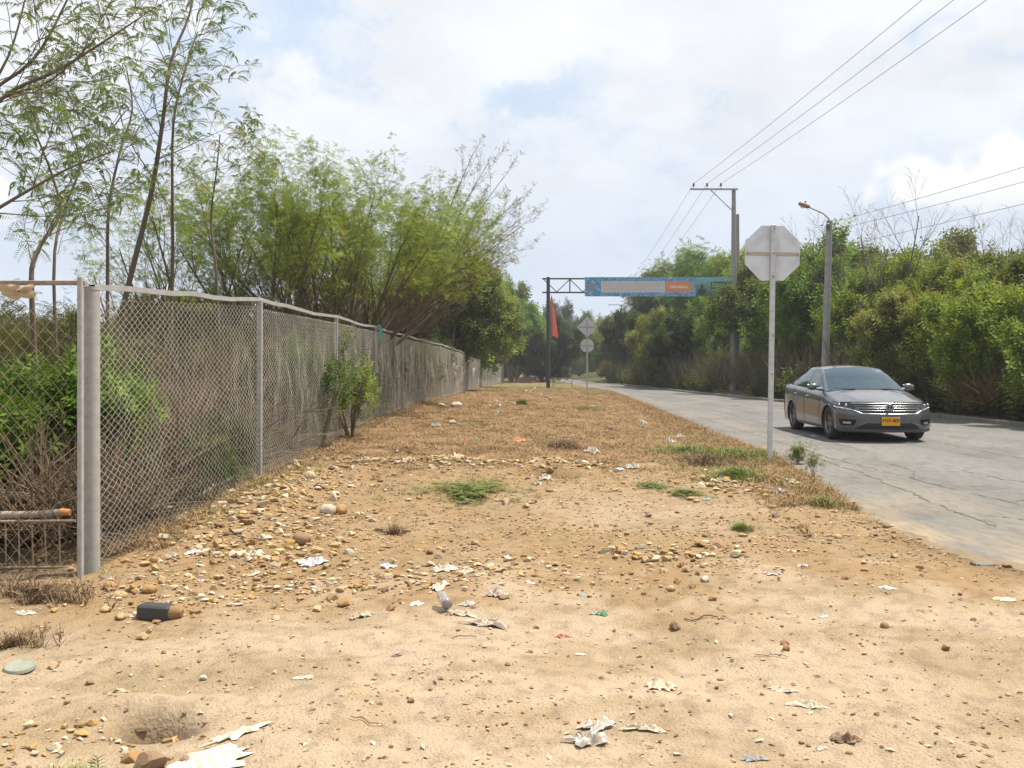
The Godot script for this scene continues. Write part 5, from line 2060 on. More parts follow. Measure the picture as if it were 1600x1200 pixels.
# ------------------------------------------------------------------ fallen poles behind the fence
func build_logs() -> void:
	var L := [
		["long pale fallen pole lying across behind the corner post", Vector3(-4.75, 0.42, -6.75), Vector3(-3.35, -0.02, -8.4), 0.045],
		["shorter fallen pole with a fresh orange cut end, low behind the corner panel", Vector3(-4.9, 0.25, -6.6), Vector3(-3.66, 0.22, -6.7), 0.04],
		["leaning bare pole behind the fence, the topmost of three", Vector3(-3.62, -0.02, -9.1), Vector3(-3.25, 0.62, -10.4), 0.042],
		["leaning bare pole behind the fence, middle one of three", Vector3(-3.60, -0.02, -8.9), Vector3(-3.2, 0.44, -10.3), 0.04],
		["leaning bare pole behind the fence, lowest of three", Vector3(-3.55, -0.05, -8.85), Vector3(-3.15, 0.26, -10.2), 0.035]]
	for k in L.size():
		var e: Array = L[k]
		var g := Geo.new()
		var pts := []
		var rad := []
		for s in 9:
			var t := s / 8.0
			pts.append(e[1].lerp(e[2], t) - e[1] + Vector3(rough.get_noise_2d(t * 2.0, k * 9.0), rough.get_noise_2d(t * 2.0, k * 9.0 + 4.0), 0) * 0.05)
			rad.append(e[3] * (1.0 - 0.3 * t) * (1.0 + 0.12 * rough.get_noise_2d(t * 7.0, k * 5.0)))
		g.tube(pts, rad, 9)
		var o := part("fallen_pole", g, M.dead)
		o.position = e[1]
		tag(o, e[0], "log", "fallen poles behind the fence")
		if k == 1:
			var c := Geo.new()
			c.tube([pts[-1], pts[-1] + Vector3(0.07, -0.004, 0)], [0.034, 0.026], 9)
			part("cut_end", c, mat(lin(0.55, 0.24, 0.07), 0.8), o)
	# stick frame of an old crate behind the corner panel
	var f := thing("rusty_rack", "old rusty frame with thin upright rods behind the corner panel", "rack", Vector3(-4.35, ground(-4.35, -6.45), -6.45))
	for y in [0.06, 0.42]:
		var g := Geo.new()
		g.bar(Vector3(-0.7, y, 0), Vector3(0.95, y + 0.02, 0.02), 0.012)
		part("rail", g, M.rust, f)
	for k in 15:
		var g := Geo.new()
		var x := -0.65 + k * 0.105
		g.bar(Vector3(x, -0.02, 0), Vector3(x + rough.get_noise_2d(k * 3.0, 2.0) * 0.05, 0.44, 0.01), 0.006, 5)
		part("rod", g, M.rust, f)


# ------------------------------------------------------------------ rubbish on the ground
var marks := []              # [position, name] of everything that a stone's label can refer to

func scrap(px: float, py: float, wpx: float, ratio: float, turn: float, col: Color, called: String, label: String, category: String, amp := 0.25, gloss := 0.55, s := 0) -> void:
	var p := spot(px, py)
	var d: float = -p.z
	var w := wpx * d / F
	var depth := w * ratio
	var g := Geo.new()
	g.col = col
	g.grid(crumple(19, 12, w * 1.15, depth * 1.3, w * amp * 1.3, 300 + s + int(px) + int(py)), false)
	# lay it on the lie of the land
	var b := Basis(Vector3.UP, turn)
	for k in g.v.size():
		var q := b * g.v[k]
		g.v[k] = Vector3(q.x, q.y + maxf(ground(p.x + q.x, p.z + q.z), p.y - 0.03) - p.y + 0.001, q.z)
		g.n[k] = b * g.n[k]
		var grime := clampf(rough.get_noise_2d((p.x + q.x) * 16.0, (p.z + q.z) * 16.0) * 1.6 + 0.25, 0.0, 0.75)
		g.c[k] = col.lerp(Color(0.33, 0.24, 0.15), grime * 0.85)
	var m: StandardMaterial3D = M.film if gloss < 0.6 else M.paper
	var o := part(called, g, m)
	o.position = p
	tag(o, label, category)
	marks.append([p, called.replace("_", " "), label])

func build_litter() -> void:
	M.paper = mat(Color.WHITE, 0.85, 0.0, true)
	var white := Color(0.50, 0.48, 0.45)
	var pale := Color(0.52, 0.48, 0.42)
	var bluish := Color(0.45, 0.52, 0.62)
	# dark block with a brown rounded end
	var p := spot(248, 934)
	var o := thing("dark_bottle", "dark grey blocky plastic bottle with a brown end lying near the corner post", "bottle", p, -0.1)
	var g := Geo.new()
	g.box(Vector3(-0.02, 0.045, 0), Vector3(0.215, 0.095, 0.1), Basis.from_euler(Vector3(0, 0, -0.03)), 0.012)
	part("body", g, worn(lin(0.045, 0.045, 0.05), 0.55, M.blotch, 6.0), o)
	g = Geo.new()
	g.tube([Vector3(0.085, 0.04, 0), Vector3(0.11, 0.042, 0), Vector3(0.14, 0.042, 0), Vector3(0.158, 0.04, 0)], [0.046, 0.048, 0.042, 0.022], 12)
	part("end", g, worn(lin(0.26, 0.15, 0.06), 0.7, M.grain, 6.0), o)
	marks.append([p, "dark bottle", ""])
	# rounded cobble, pale lid
	p = spot(472, 850)
	g = stone_mesh(0.16, 501, false)
	o = part("cobble", g, M.stone)
	o.position = p + Vector3(0, 0.045, 0)
	o.scale = Vector3(1.0, 0.72, 0.85)
	var cm: StandardMaterial3D = M.stone.duplicate()
	cm.albedo_color = lin(0.27, 0.18, 0.11)
	o.material_override = cm
	tag(o, "smooth round brown cobble, the largest rounded stone on the slope", "stone")
	marks.append([p, "round cobble", ""])
	p = spot(31, 1016)
	g = Geo.new()
	g.lathe([[0.001, 0.012], [0.06, 0.012], [0.066, 0.02], [0.073, 0.018], [0.076, 0.0]], Transform3D.IDENTITY, 28)
	o = part("plastic_disc", g, worn(lin(0.27, 0.28, 0.225), 0.6, M.blotch, 5.0))
	o.position = p + Vector3(0, 0.004, 0)
	o.rotation = Vector3(0.12, 0, -0.05)
	tag(o, "round pale grey-green plastic disc lying at the far left", "plastic disc")
	marks.append([p, "pale disc", ""])
	# clear bottle
	p = spot(701, 934)
	o = thing("clear_bottle", "crushed translucent drinks bottle lying among the white plastic strips", "bottle", p)
	g = Geo.new()
	g.lathe([[0.002, 0.0], [0.032, 0.004], [0.036, 0.03], [0.031, 0.055], [0.036, 0.08], [0.033, 0.115], [0.02, 0.14], [0.012, 0.15], [0.012, 0.165]], Transform3D(Basis.from_euler(Vector3(-1.25, 0.35, 0.1)), Vector3(0, 0.036, 0.07)), 18)
	var cg := mat(Color(0.62, 0.62, 0.62, 0.55), 0.2)
	cg.transparency = BaseMaterial3D.TRANSPARENCY_ALPHA
	part("body", g, cg, o)
	g = Geo.new()
	g.lathe([[0.001, 0.03], [0.03, 0.029], [0.034, 0.005], [0.002, 0.0]], Transform3D(Basis.from_euler(Vector3(-1.25, 0.35, 0.1)), Vector3(0, 0.036, 0.068)), 16)
	part("residue", g, mat(lin(0.24, 0.13, 0.09), 0.6), o)
	marks.append([p, "clear bottle", ""])
	# [px, py, width px, depth/width, turn, colour, name, label, category, crease, gloss]
	var rows := [
		[325, 1148, 120, 0.5, 0.6, Color(0.56, 0.52, 0.46), "cloth_sheet", "long dirty white sack cloth strip in the near left foreground", "cloth", 0.12, 0.8],
		[372, 1112, 90, 0.24, 0.55, Color(0.58, 0.53, 0.46), "cloth_end", "thin tapering end of the dirty white sack cloth", "cloth", 0.12, 0.8],
		[336, 1181, 42, 0.4, 0.1, Color(0.06, 0.12, 0.42), "blue_wrapper", "deep blue wrapper against the bottom of the sack cloth", "wrapper", 0.3, 0.5],
		[366, 1164, 40, 0.35, 0.5, Color(0.60, 0.57, 0.50), "paper_scrap", "cream paper scrap beside the deep blue wrapper", "paper", 0.25, 0.8],
		[935, 1100, 62, 0.42, 0.5, white, "plastic_bag", "crumpled white plastic bag, upper lobe of the pair in the sandy middle foreground", "plastic bag", 0.35, 0.5],
		[921, 1126, 64, 0.36, -0.15, white, "plastic_bag", "crumpled white plastic bag, lower lobe of the pair in the sandy middle foreground", "plastic bag", 0.35, 0.5],
		[1008, 1108, 68, 0.18, -0.1, Color(0.56, 0.46, 0.36), "plastic_strip", "dusty pinkish plastic strip right of the pair of white bags", "plastic strip", 0.18, 0.5],
		[1035, 1043, 48, 0.45, 0.2, Color(0.60, 0.50, 0.38), "plastic_bag", "beige crumpled bag half buried in the sand right of centre", "plastic bag", 0.3, 0.5],
		[1222, 1053, 40, 0.34, -0.4, Color(0.54, 0.46, 0.37), "cloth_strip", "upper half of the pale cloth strip at right in the foreground", "cloth", 0.15, 0.8],
		[1262, 1074, 52, 0.3, -0.25, Color(0.56, 0.48, 0.39), "cloth_strip", "lower half of the pale cloth strip at right in the foreground", "cloth", 0.18, 0.8],
		[1320, 1116, 42, 0.4, -0.1, Color(0.16, 0.10, 0.07), "bark_piece", "curled dark brown piece of bark in the right foreground", "bark", 0.4, 0.8],
		[1283, 1125, 17, 0.5, 0.3, white, "paper_scrap", "small white paper square left of the curled bark", "paper", 0.2, 0.8],
		[1206, 897, 24, 0.5, -0.2, Color(0.48, 0.44, 0.42), "paper_scrap", "grey folded card lying right of the stone cluster", "paper", 0.25, 0.8],
		[1254, 885, 18, 0.4, 0.1, Color(0.56, 0.53, 0.49), "paper_scrap", "pale curled card behind the grey folded one", "paper", 0.35, 0.8],
		[1388, 920, 24, 0.45, -0.2, Color(0.62, 0.66, 0.72), "paper_scrap", "white and bluish paper scrap on the right-hand sand", "paper", 0.2, 0.8],
		[1287, 951, 14, 0.6, 0.4, Color(0.34, 0.50, 0.55), "wrapper", "pale turquoise wrapper scrap on the sand below the grey card", "wrapper", 0.2, 0.5],
		[880, 969, 24, 0.3, -0.05, Color(0.45, 0.10, 0.10), "red_scrap", "small red plastic scrap on the sand right of the white strips", "wrapper", 0.2, 0.5],
		[941, 944, 18, 0.4, -0.2, Color(0.05, 0.30, 0.18), "green_scrap", "small green plastic scrap near the middle of the sand", "wrapper", 0.4, 0.5],
		[927, 942, 14, 0.5, 0.2, white, "paper_scrap", "white tissue scrap touching the green plastic scrap", "paper", 0.4, 0.8],
		[910, 918, 12, 0.5, 0.3, Color(0.18, 0.36, 0.48), "wrapper", "tiny blue wrapper above the green scrap", "wrapper", 0.3, 0.5],
		[606, 877, 24, 0.5, 0.25, Color(0.50, 0.60, 0.72), "foil_wrapper", "crinkled blue and white foil wrapper left of the white plastic strips", "wrapper", 0.3, 0.35],
		[694, 884, 38, 0.45, 0.2, Color(0.58, 0.50, 0.42), "plastic_strip", "dirty white plastic film at the top of the litter trail", "plastic strip", 0.35, 0.5],
		[729, 888, 26, 0.4, 0.1, Color(0.55, 0.50, 0.43), "plastic_strip", "bit of dirty film right of the top of the litter trail", "plastic strip", 0.3, 0.5],
		[686, 908, 30, 0.6, 0.9, Color(0.58, 0.50, 0.42), "plastic_strip", "twisted pale film just above the clear bottle", "plastic strip", 0.35, 0.5],
		[722, 942, 46, 0.3, -0.4, Color(0.58, 0.47, 0.37), "plastic_strip", "long pinkish film strip running right from the clear bottle", "plastic strip", 0.22, 0.5],
		[762, 957, 54, 0.34, -0.3, Color(0.60, 0.50, 0.41), "plastic_strip", "frayed tail end of the film strip on the sand", "plastic strip", 0.3, 0.5],
		[743, 953, 20, 0.5, 0.1, white, "paper_scrap", "white curl of paper inside the film strip", "paper", 0.3, 0.8],
		[730, 931, 24, 0.5, 0.4, white, "plastic_bag", "small white bag scrap right of the clear bottle", "plastic bag", 0.35, 0.5],
		[651, 928, 18, 0.7, 0.2, Color(0.72, 0.70, 0.68), "white_shard", "bright white shard left of the clear bottle", "shard", 0.3, 0.8],
		[778, 919, 38, 0.35, 0.15, Color(0.44, 0.38, 0.33), "plastic_strip", "greyish curled film right of the litter trail", "plastic strip", 0.35, 0.5],
		[829, 901, 15, 0.4, 0.1, Color(0.62, 0.64, 0.68), "paper_scrap", "tiny bluish white paper right of the greyish film", "paper", 0.2, 0.8],
		[563, 943, 38, 0.5, 0.3, Color(0.50, 0.40, 0.30), "dry_husk", "pale dry husk of leaves near the tan broken stones", "leaves", 0.3, 0.8],
		[303, 861, 30, 0.62, 0.5, Color(0.52, 0.58, 0.66), "plastic_bag", "bluish white torn bag on the rubble slope by the fence", "plastic bag", 0.3, 0.5],
		[400, 866, 28, 0.4, 0.0, white, "plastic_bag", "white bag knot left of the round cobble", "plastic bag", 0.4, 0.5],
		[394, 884, 26, 0.35, 0.1, Color(0.60, 0.55, 0.48), "plastic_bag", "dusty white bag scrap just below the white knot", "plastic bag", 0.3, 0.5],
		[314, 891, 13, 0.5, 0.2, white, "paper_scrap", "small bright white scrap above the dark bottle", "paper", 0.3, 0.8],
		[203, 933, 22, 0.4, 0.1, white, "paper_scrap", "white paper scrap at the left end of the dark bottle", "paper", 0.2, 0.8],
		[490, 872, 40, 0.45, 0.25, Color(0.50, 0.52, 0.62), "foil_wrapper", "shiny blue-edged wrapper below the round cobble", "wrapper", 0.3, 0.35],
		[268, 866, 20, 0.6, 0.2, Color(0.30, 0.30, 0.33), "wrapper", "grey wrapper left of the bluish torn bag", "wrapper", 0.3, 0.5],
		[345, 775, 14, 0.9, 0.3, Color(0.56, 0.60, 0.68), "plastic_bag", "pale bag scrap caught at the fence foot", "plastic bag", 0.5, 0.5],
		[290, 808, 16, 1.2, 0.8, Color(0.56, 0.60, 0.66), "plastic_bag", "pale bluish film pushed against the wire near the corner post", "plastic bag", 0.7, 0.5],
		[40, 938, 28, 0.35, 0.0, Color(0.50, 0.52, 0.48), "paper_scrap", "pale grey scrap on the ground left of the corner post", "paper", 0.2, 0.8],
		[812, 691, 22, 0.5, 0.2, Color(0.72, 0.22, 0.08), "orange_wrapper", "orange wrapper lying on the dry grass", "wrapper", 0.4, 0.5],
		[741, 688, 15, 0.4, 0.0, Color(0.12, 0.36, 0.32), "turquoise_scrap", "turquoise scrap in the dry grass left of the orange wrapper", "wrapper", 0.4, 0.5],
		[681, 666, 14, 0.4, 0.2, Color(0.18, 0.36, 0.34), "turquoise_scrap", "turquoise scrap in the dry grass nearer the fence", "wrapper", 0.4, 0.5],
		[775, 645, 14, 0.4, 0.0, Color(0.20, 0.38, 0.33), "turquoise_scrap", "farthest turquoise scrap, below the white rubble", "wrapper", 0.4, 0.5],
		[925, 708, 22, 0.5, 0.1, white, "plastic_bag", "white bag on the dry grass right of the pit", "plastic bag", 0.5, 0.5],
		[988, 733, 24, 0.55, 0.2, white, "plastic_bag", "pair of crumpled white bags on the sand left of the green weeds", "plastic bag", 0.5, 0.5],
		[969, 735, 12, 0.8, 0.2, Color(0.58, 0.60, 0.64), "plastic_bag", "small bluish bag beside the pair of crumpled ones", "plastic bag", 0.5, 0.5],
		[852, 749, 22, 0.6, 0.5, white, "plastic_bag", "white bag on the near lip of the pit", "plastic bag", 0.5, 0.5],
		[837, 757, 15, 0.5, 0.0, white, "plastic_bag", "smaller white bag left of the one on the pit's lip", "plastic bag", 0.5, 0.5],
		[723, 773, 16, 0.6, 0.2, Color(0.50, 0.60, 0.66), "plastic_bag", "pale film caught in the green creeping weed", "plastic bag", 0.5, 0.5],
		[1047, 692, 11, 1.2, 0.0, Color(0.60, 0.60, 0.64), "plastic_bag", "white bag at the left of the sign's green weeds", "plastic bag", 0.8, 0.5],
		[1062, 684, 14, 0.6, 0.3, white, "paper_scrap", "white scrap behind the bag left of the sign's green weeds", "paper", 0.6, 0.8],
		[1002, 663, 16, 0.7, 0.1, Color(0.34, 0.37, 0.32), "plastic_bag", "grey-green bag on the dry grass near the road", "plastic bag", 0.6, 0.5],
		[1125, 750, 14, 0.5, 0.3, white, "paper_scrap", "white scrap in the brown stalks left of the sign post", "paper", 0.4, 0.8],
		[1175, 741, 13, 0.9, 0.1, Color(0.60, 0.58, 0.50), "plastic_bag", "pale crumpled bag below the octagonal sign's foot", "plastic bag", 0.6, 0.5],
		[1104, 781, 12, 0.7, 0.0, Color(0.18, 0.34, 0.32), "glass_shard", "turquoise glass piece in the gravel below the green weeds", "glass", 0.4, 0.3],
		[1213, 769, 26, 0.35, -0.3, Color(0.46, 0.46, 0.47), "plastic_sheet", "grey film on the gravel mound beside the road", "plastic sheet", 0.3, 0.5],
		[1208, 801, 9, 0.7, 0.0, white, "paper_scrap", "tiny white scrap on the gravel mound", "paper", 0.3, 0.8],
		[1235, 755, 8, 0.6, 0.0, white, "paper_scrap", "tiny white scrap right of the grey film", "paper", 0.3, 0.8],
		[925, 635, 10, 0.4, 0.1, white, "paper_scrap", "tiny white scrap far off on the dry grass", "paper", 0.3, 0.8],
		[950, 672, 22, 0.3, 0.0, Color(0.10, 0.06, 0.05), "dark_rag", "dark brown rag on the dry grass right of the pit", "rag", 0.3, 0.8],
		[713, 716, 26, 0.7, 0.9, Color(0.54, 0.44, 0.30), "cardboard_piece", "bent pale cardboard piece on the rubble ridge", "cardboard", 0.4, 0.8],
		[605, 660, 8, 0.6, 0.9, white, "paper_scrap", "tiny white scrap at the fence foot in the middle distance", "paper", 0.4, 0.8],
		[462, 726, 12, 1.0, 0.4, Color(0.56, 0.48, 0.38), "plastic_bag", "pale rag caught at the fence by the green shrub", "plastic bag", 0.9, 0.5],
		[517, 703, 14, 0.7, 0.0, Color(0.20, 0.20, 0.21), "plastic_bag", "black bag in the shade under the fence shrub", "plastic bag", 0.6, 0.5],
		[570, 720, 24, 0.35, 0.1, Color(0.24, 0.22, 0.25), "plastic_bag", "flat dark bag between the fence shrub and the rubble ridge", "plastic bag", 0.25, 0.5],
		[475, 1034, 34, 0.3, 0.1, Color(0.60, 0.52, 0.42), "paper_scrap", "faded paper trodden into the sand left of centre", "paper", 0.12, 0.8],
		[185, 1046, 28, 0.35, 0.2, Color(0.50, 0.38, 0.25), "bark_piece", "pale flake of wood on the sand right of the round disc", "bark", 0.25, 0.8],
		[1180, 1140, 44, 0.2, 0.1, Color(0.28, 0.30, 0.33), "grey_rag", "thin blue-grey rag strip in the right foreground", "rag", 0.2, 0.8],
		[1570, 935, 34, 0.4, 0.1, Color(0.56, 0.48, 0.40), "paper_scrap", "pale trodden paper near the right edge", "paper", 0.1, 0.8],
		[620, 1008, 16, 0.3, 0.3, Color(0.14, 0.14, 0.16), "wrapper", "thin dark wrapper on the sand below the litter trail", "wrapper", 0.25, 0.5],
		[907, 997, 18, 0.4, 0.0, Color(0.62, 0.55, 0.45), "paper_scrap", "cream flake on the open sand right of centre", "paper", 0.15, 0.8]]
	for k in rows.size():
		var e: Array = rows[k]
		scrap(e[0], e[1], e[2], e[3], e[4], e[5], e[6], e[7], e[8], e[9] * 0.8, e[10], k * 17)
	# sticks
	var sticks := [
		[500, 688 + 132, 30, 0.2, "thin grey stick on the slope below the round cobble's right"], [880, 663, 36, 0.02, "pale straight stick lying on the far dry grass"], [735, 860, 26, -0.6, "dark forked twig on the sand below the creeping weed"],
		[655, 970, 18, -1.1, "short dark twig standing proud below the litter trail"], [612, 830, 34, 0.7, "dead brown twig on the slope right of the round cobble"], [1100, 955, 60, -0.12, "long thin straw-like twig on the sand below the stone cluster"], [1385, 845, 26, 0.0, "pale straw lying near the road edge"], [1205, 1010, 50, -0.3, "thin twig beside the brown stone in the right foreground"], [725, 980, 40, -0.02, "thin dry stem on the sand under the film strip"], [570, 1095, 46, -0.2, "curving root on the near sand left of centre"], [940, 690, 24, 0.05, "bleached stick near the white bag on the dry grass"], [1190, 805, 16, 1.2, "upright dry stalk on the gravel mound"]]
	for k in sticks.size():
		var e: Array = sticks[k]
		p = spot(e[0], e[1])
		var len: float = e[2] * -p.z / F
		g = Geo.new()
		var pts := []
		var rad := []
		for s in 7:
			var t := s / 6.0 - 0.5
			var q := Vector3(cos(e[3]) * t * len, 0, -sin(e[3]) * t * len)
			q.z += rough.get_noise_2d(t * 3.0, k * 7.0) * len * 0.18
			q.y = ground(p.x + q.x, p.z + q.z) - p.y + 0.008 + 0.02 * absf(rough.get_noise_2d(t * 4.0, k * 3.0))
			pts.append(q)
			rad.append(len * 0.022 * (1.0 - 0.5 * absf(t)))
		g.tube(pts, rad, 6)
		var so := part("stick", g, M.dead if k % 3 == 1 else M.bark)
		so.position = p
		tag(so, e[4], "stick", "sticks lying on the verge")


# ------------------------------------------------------------------ stones
func stone_mesh(size: float, s: int, angular: bool) -> Geo:
	var f := FastNoiseLite.new()
	f.seed = s
	f.frequency = 0.8
	f.fractal_octaves = 2
	var r := rng(s)
	var cuts := []
	if angular:
		for k in 11:
			cuts.append([Vector3(r.randfn(), r.randfn() * 0.8, r.randfn()).normalized(), r.randf_range(0.42, 0.75)])
	var g := Geo.new()
	var rows := []
	var nv := 9
	var nu := 14
	for v in nv:
		var row := []
		var el := lerpf(-PI / 2, PI / 2, v / float(nv - 1))
		for u in nu + 1:
			var az := TAU * (u % nu) / nu
			var d := Vector3(cos(az) * cos(el), sin(el), sin(az) * cos(el))
			var q := d * (1.0 + 0.22 * f.get_noise_3dv(d * 1.6))
			for c in cuts:
				var over: float = q.dot(c[0]) - c[1]
				if over > 0.0:
					q -= c[0] * over
			row.append(q * size * 0.5)
		rows.append(row)
	if not angular:
		g.grid(rows, true)
	else:
		for v in nv - 1:
			for u in nu:
				g.quad(rows[v][u], rows[v + 1][u], rows[v + 1][u + 1], rows[v][u + 1])
	return g

func bearing(from: Vector3, to: Vector3) -> String:
	var q := to - from
	if absf(q.x) > absf(q.z) * 1.2:
		return "right of" if q.x > 0.0 else "left of"
	return "beyond" if q.z < 0.0 else "in front of"

func build_stones() -> void:
	var protos := []
	for k in 6:
		protos.append(stone_mesh(1.0, 600 + k * 7, k % 3 != 2).mesh())
	M.stone_tints = []
	for c in [[0.40, 0.29, 0.16], [0.34, 0.21, 0.095], [0.44, 0.35, 0.23], [0.24, 0.16, 0.10], [0.48, 0.42, 0.33], [0.30, 0.17, 0.09]]:
		var m: StandardMaterial3D = M.stone.duplicate()
		m.albedo_color = lin(c[0], c[1], c[2])
		M.stone_tints.append(m)
	var words := ["buff", "ochre", "pale tan", "dark brown", "cream", "reddish"]
	# [px, py of the foot, width px, tint, prototype, squash]
	var rows := [
		[512, 802, 24, 4, 2, 0.8], [533, 802, 22, 1, 2, 0.85], [520, 782, 20, 4, 0, 0.9], [484, 748, 18, 2, 2, 0.9], [466, 732, 14, 0, 0, 0.8], [440, 800, 16, 0, 1, 0.7], [790, 788, 20, 2, 0, 0.7], [823, 793, 16, 0, 1, 0.7], [655, 776, 12, 3, 1, 0.8], [566, 806, 11, 4, 0, 0.8],
		[1055, 967, 24, 3, 1, 0.85], [1229, 1000, 18, 1, 1, 0.9], [1226, 988, 20, 5, 0, 0.5], [1382, 968, 14, 5, 2, 0.8], [1478, 997, 18, 5, 0, 0.55], [1521, 964, 16, 3, 0, 0.5], [643, 1067, 16, 3, 1, 0.6], [617, 1092, 8, 3, 0, 0.8], [793, 1021, 14, 3, 0, 0.5], [766, 1045, 9, 3, 1, 0.6],
		[1074, 893, 22, 0, 1, 0.7], [1102, 905, 20, 4, 1, 0.8], [1082, 912, 18, 1, 0, 0.7], [1058, 905, 18, 1, 1, 0.8], [1048, 916, 14, 0, 2, 0.7], [1066, 884, 16, 5, 0, 0.6], [1090, 898, 12, 3, 0, 0.7], [1113, 930, 18, 1, 1, 0.6], [1040, 893, 12, 2, 1, 0.7], [986, 893, 14, 1, 0, 0.5],
		[224, 964, 28, 0, 1, 0.6], [171, 902, 22, 1, 2, 0.7], [186, 912, 22, 0, 2, 0.7], [208, 905, 18, 1, 0, 0.8], [233, 906, 22, 1, 2, 0.7], [164, 930, 16, 0, 2, 0.7], [189, 937, 24, 0, 1, 0.7], [254, 895, 18, 0, 0, 0.8], [242, 882, 20, 0, 0, 0.7], [302, 935, 14, 1, 1, 0.7],
		[540, 921, 34, 1, 1, 0.6], [520, 913, 26, 0, 0, 0.6], [496, 926, 20, 2, 0, 0.5], [430, 937, 20, 2, 1, 0.5], [428, 923, 14, 0, 0, 0.6], [640, 902, 14, 5, 0, 0.7], [602, 908, 16, 3, 0, 0.6], [610, 936, 22, 5, 1, 0.65], [676, 905, 12, 1, 0, 0.7], [765, 882, 18, 2, 2, 0.6], [788, 922, 26, 3, 1, 0.4], [838, 958, 14, 0, 1, 0.7], [720, 897, 16, 5, 0, 0.5], [886, 908, 12, 0, 0, 0.5],
		[140, 1172, 60, 2, 1, 0.5], [205, 1142, 40, 1, 0, 0.5], [288, 1150, 26, 3, 1, 0.6], [236, 1160, 74, 3, 0, 0.5], [215, 1104, 26, 0, 2, 0.8], [198, 1135, 20, 2, 1, 0.7], [255, 1190, 34, 3, 1, 0.6], [84, 1014, 24, 0, 0, 0.5], [140, 1035, 18, 3, 0, 0.5], [255, 999, 10, 3, 1, 0.8], [190, 1046, 22, 2, 1, 0.4], [205, 1022, 10, 4, 1, 0.7], [430, 1028, 12, 2, 0, 0.6],
		[690, 637, 22, 4, 0, 0.45], [713, 636, 18, 4, 2, 0.6], [708, 662, 16, 4, 1, 0.6], [830, 614, 8, 4, 0, 0.8], [845, 618, 8, 4, 1, 0.7], [860, 627, 10, 4, 0, 0.9], [804, 633, 10, 4, 1, 0.8], [780, 636, 9, 4, 0, 0.7], [790, 630, 8, 2, 1, 0.8], [765, 637, 8, 2, 0, 0.7], [775, 628, 8, 4, 1, 0.7], [835, 609, 9, 4, 0, 0.7], [822, 613, 6, 4, 1, 0.9],
		[1196, 772, 12, 1, 2, 0.9], [1190, 788, 14, 2, 1, 0.7], [1240, 791, 10, 2, 0, 0.7], [1180, 812, 14, 1, 0, 0.4], [1165, 838, 12, 5, 0, 0.4], [1290, 862, 12, 1, 0, 0.5], [1160, 863, 16, 1, 0, 0.4], [1013, 808, 16, 3, 0, 0.5], [1300, 800, 8, 2, 1, 0.7], [1320, 905, 16, 5, 0, 0.5], [1345, 870, 12, 1, 1, 0.6],
		[860, 728, 16, 1, 0, 0.7], [878, 722, 12, 2, 1, 0.7], [640, 720, 18, 2, 1, 0.6], [600, 724, 16, 0, 0, 0.6], [620, 708, 12, 2, 1, 0.7], [690, 726, 14, 2, 0, 0.6], [585, 735, 16, 1, 1, 0.6], [550, 733, 12, 4, 0, 0.7], [420, 812, 12, 1, 0, 0.7], [455, 775, 12, 0, 1, 0.8], [380, 842, 14, 0, 0, 0.7], [350, 850, 14, 1, 1, 0.7], [330, 838, 12, 0, 2, 0.8], [300, 842, 14, 1, 0, 0.7], [440, 862, 12, 2, 0, 0.7], [520, 858, 12, 1, 1, 0.6], [475, 905, 16, 1, 1, 0.5], [380, 905, 14, 3, 0, 0.5], [330, 912, 14, 1, 0, 0.5], [1440, 900, 10, 3, 1, 0.6], [1500, 930, 10, 3, 0, 0.6], [1370, 1085, 14, 3, 0, 0.5], [1440, 1120, 12, 5, 1, 0.5], [960, 965, 9, 3, 0, 0.6], [850, 1085, 8, 3, 1, 0.6]]
	var seen := {}
	for k in rows.size():
		var e: Array = rows[k]
		var p := spot(e[0], e[1])
		var d: float = -p.z
		var w: float = e[2] * d / F
		var o := part("stone", protos[e[4]], M.stone_tints[e[3]])
		o.scale = Vector3(w * 1.08, w * e[5] * 0.95, w * (0.75 + 0.2 * fmod(k * 0.37, 1.0)))
		o.position = p + Vector3(0, w * e[5] * 0.26, 0)
		o.rotation.y = k * 1.3 if e[0] != 236 else 0.2
		var near := ""
		var best := 1e9
		var at := Vector3.ZERO
		for m in marks:
			var q: float = Vector2(m[0].x - p.x, m[0].z - p.z).length()
			if q < best:
				best = q
				near = m[1]
				at = m[0]
				if m[2] != "":
					near = m[2]
		var how := "pebble" if w < 0.05 else "small" if w < 0.09 else "fist-sized" if w < 0.15 else "large"
		var shape := "rounded" if e[4] % 3 == 2 else "angular" if e[5] > 0.55 else "flat"
		var bits := near.split(" ")
		if bits.size() > 7:                                    # shorten the landmark at a preposition
			var cut := 7
			for b in range(7, 2, -1):
				if bits[b] in ["on", "of", "at", "in", "by", "just", "right", "left", "below", "above", "beside", "near", "behind", "against", "touching", "caught", "lying", "running", "inside", "from", "trodden", "pushed", "half", "among", "with", "growing"] and not bits[b - 1] in ["right", "left", "just", "lying", "top", "half", "in", "at"]:
					cut = b
					break
			near = " ".join(bits.slice(0, cut))
		near = near.trim_suffix(",")
		var label := "%s %s %s stone %s the %s" % ["tiny" if how == "pebble" else how, words[e[3]], shape, bearing(at, p), near]
		if seen.has(label):
			for extra in ["a little way", "some way", "well off", "clearly", "just", "standing", "barely"]:
				var other: String = label.replace(" stone ", " stone %s " % extra)
				if not seen.has(other):
					label = other
					break
		if label.split(" ").size() > 16:
			label = label.replace(" angular", "").replace(" flat", "").replace(" rounded", "")
		if label.split(" ").size() > 16:
			label = label.replace("pale tan", "tan").replace(" in front of the ", " before the ")
		seen[label] = 1
		tag(o, label, "stone", "stones strewn over the verge")
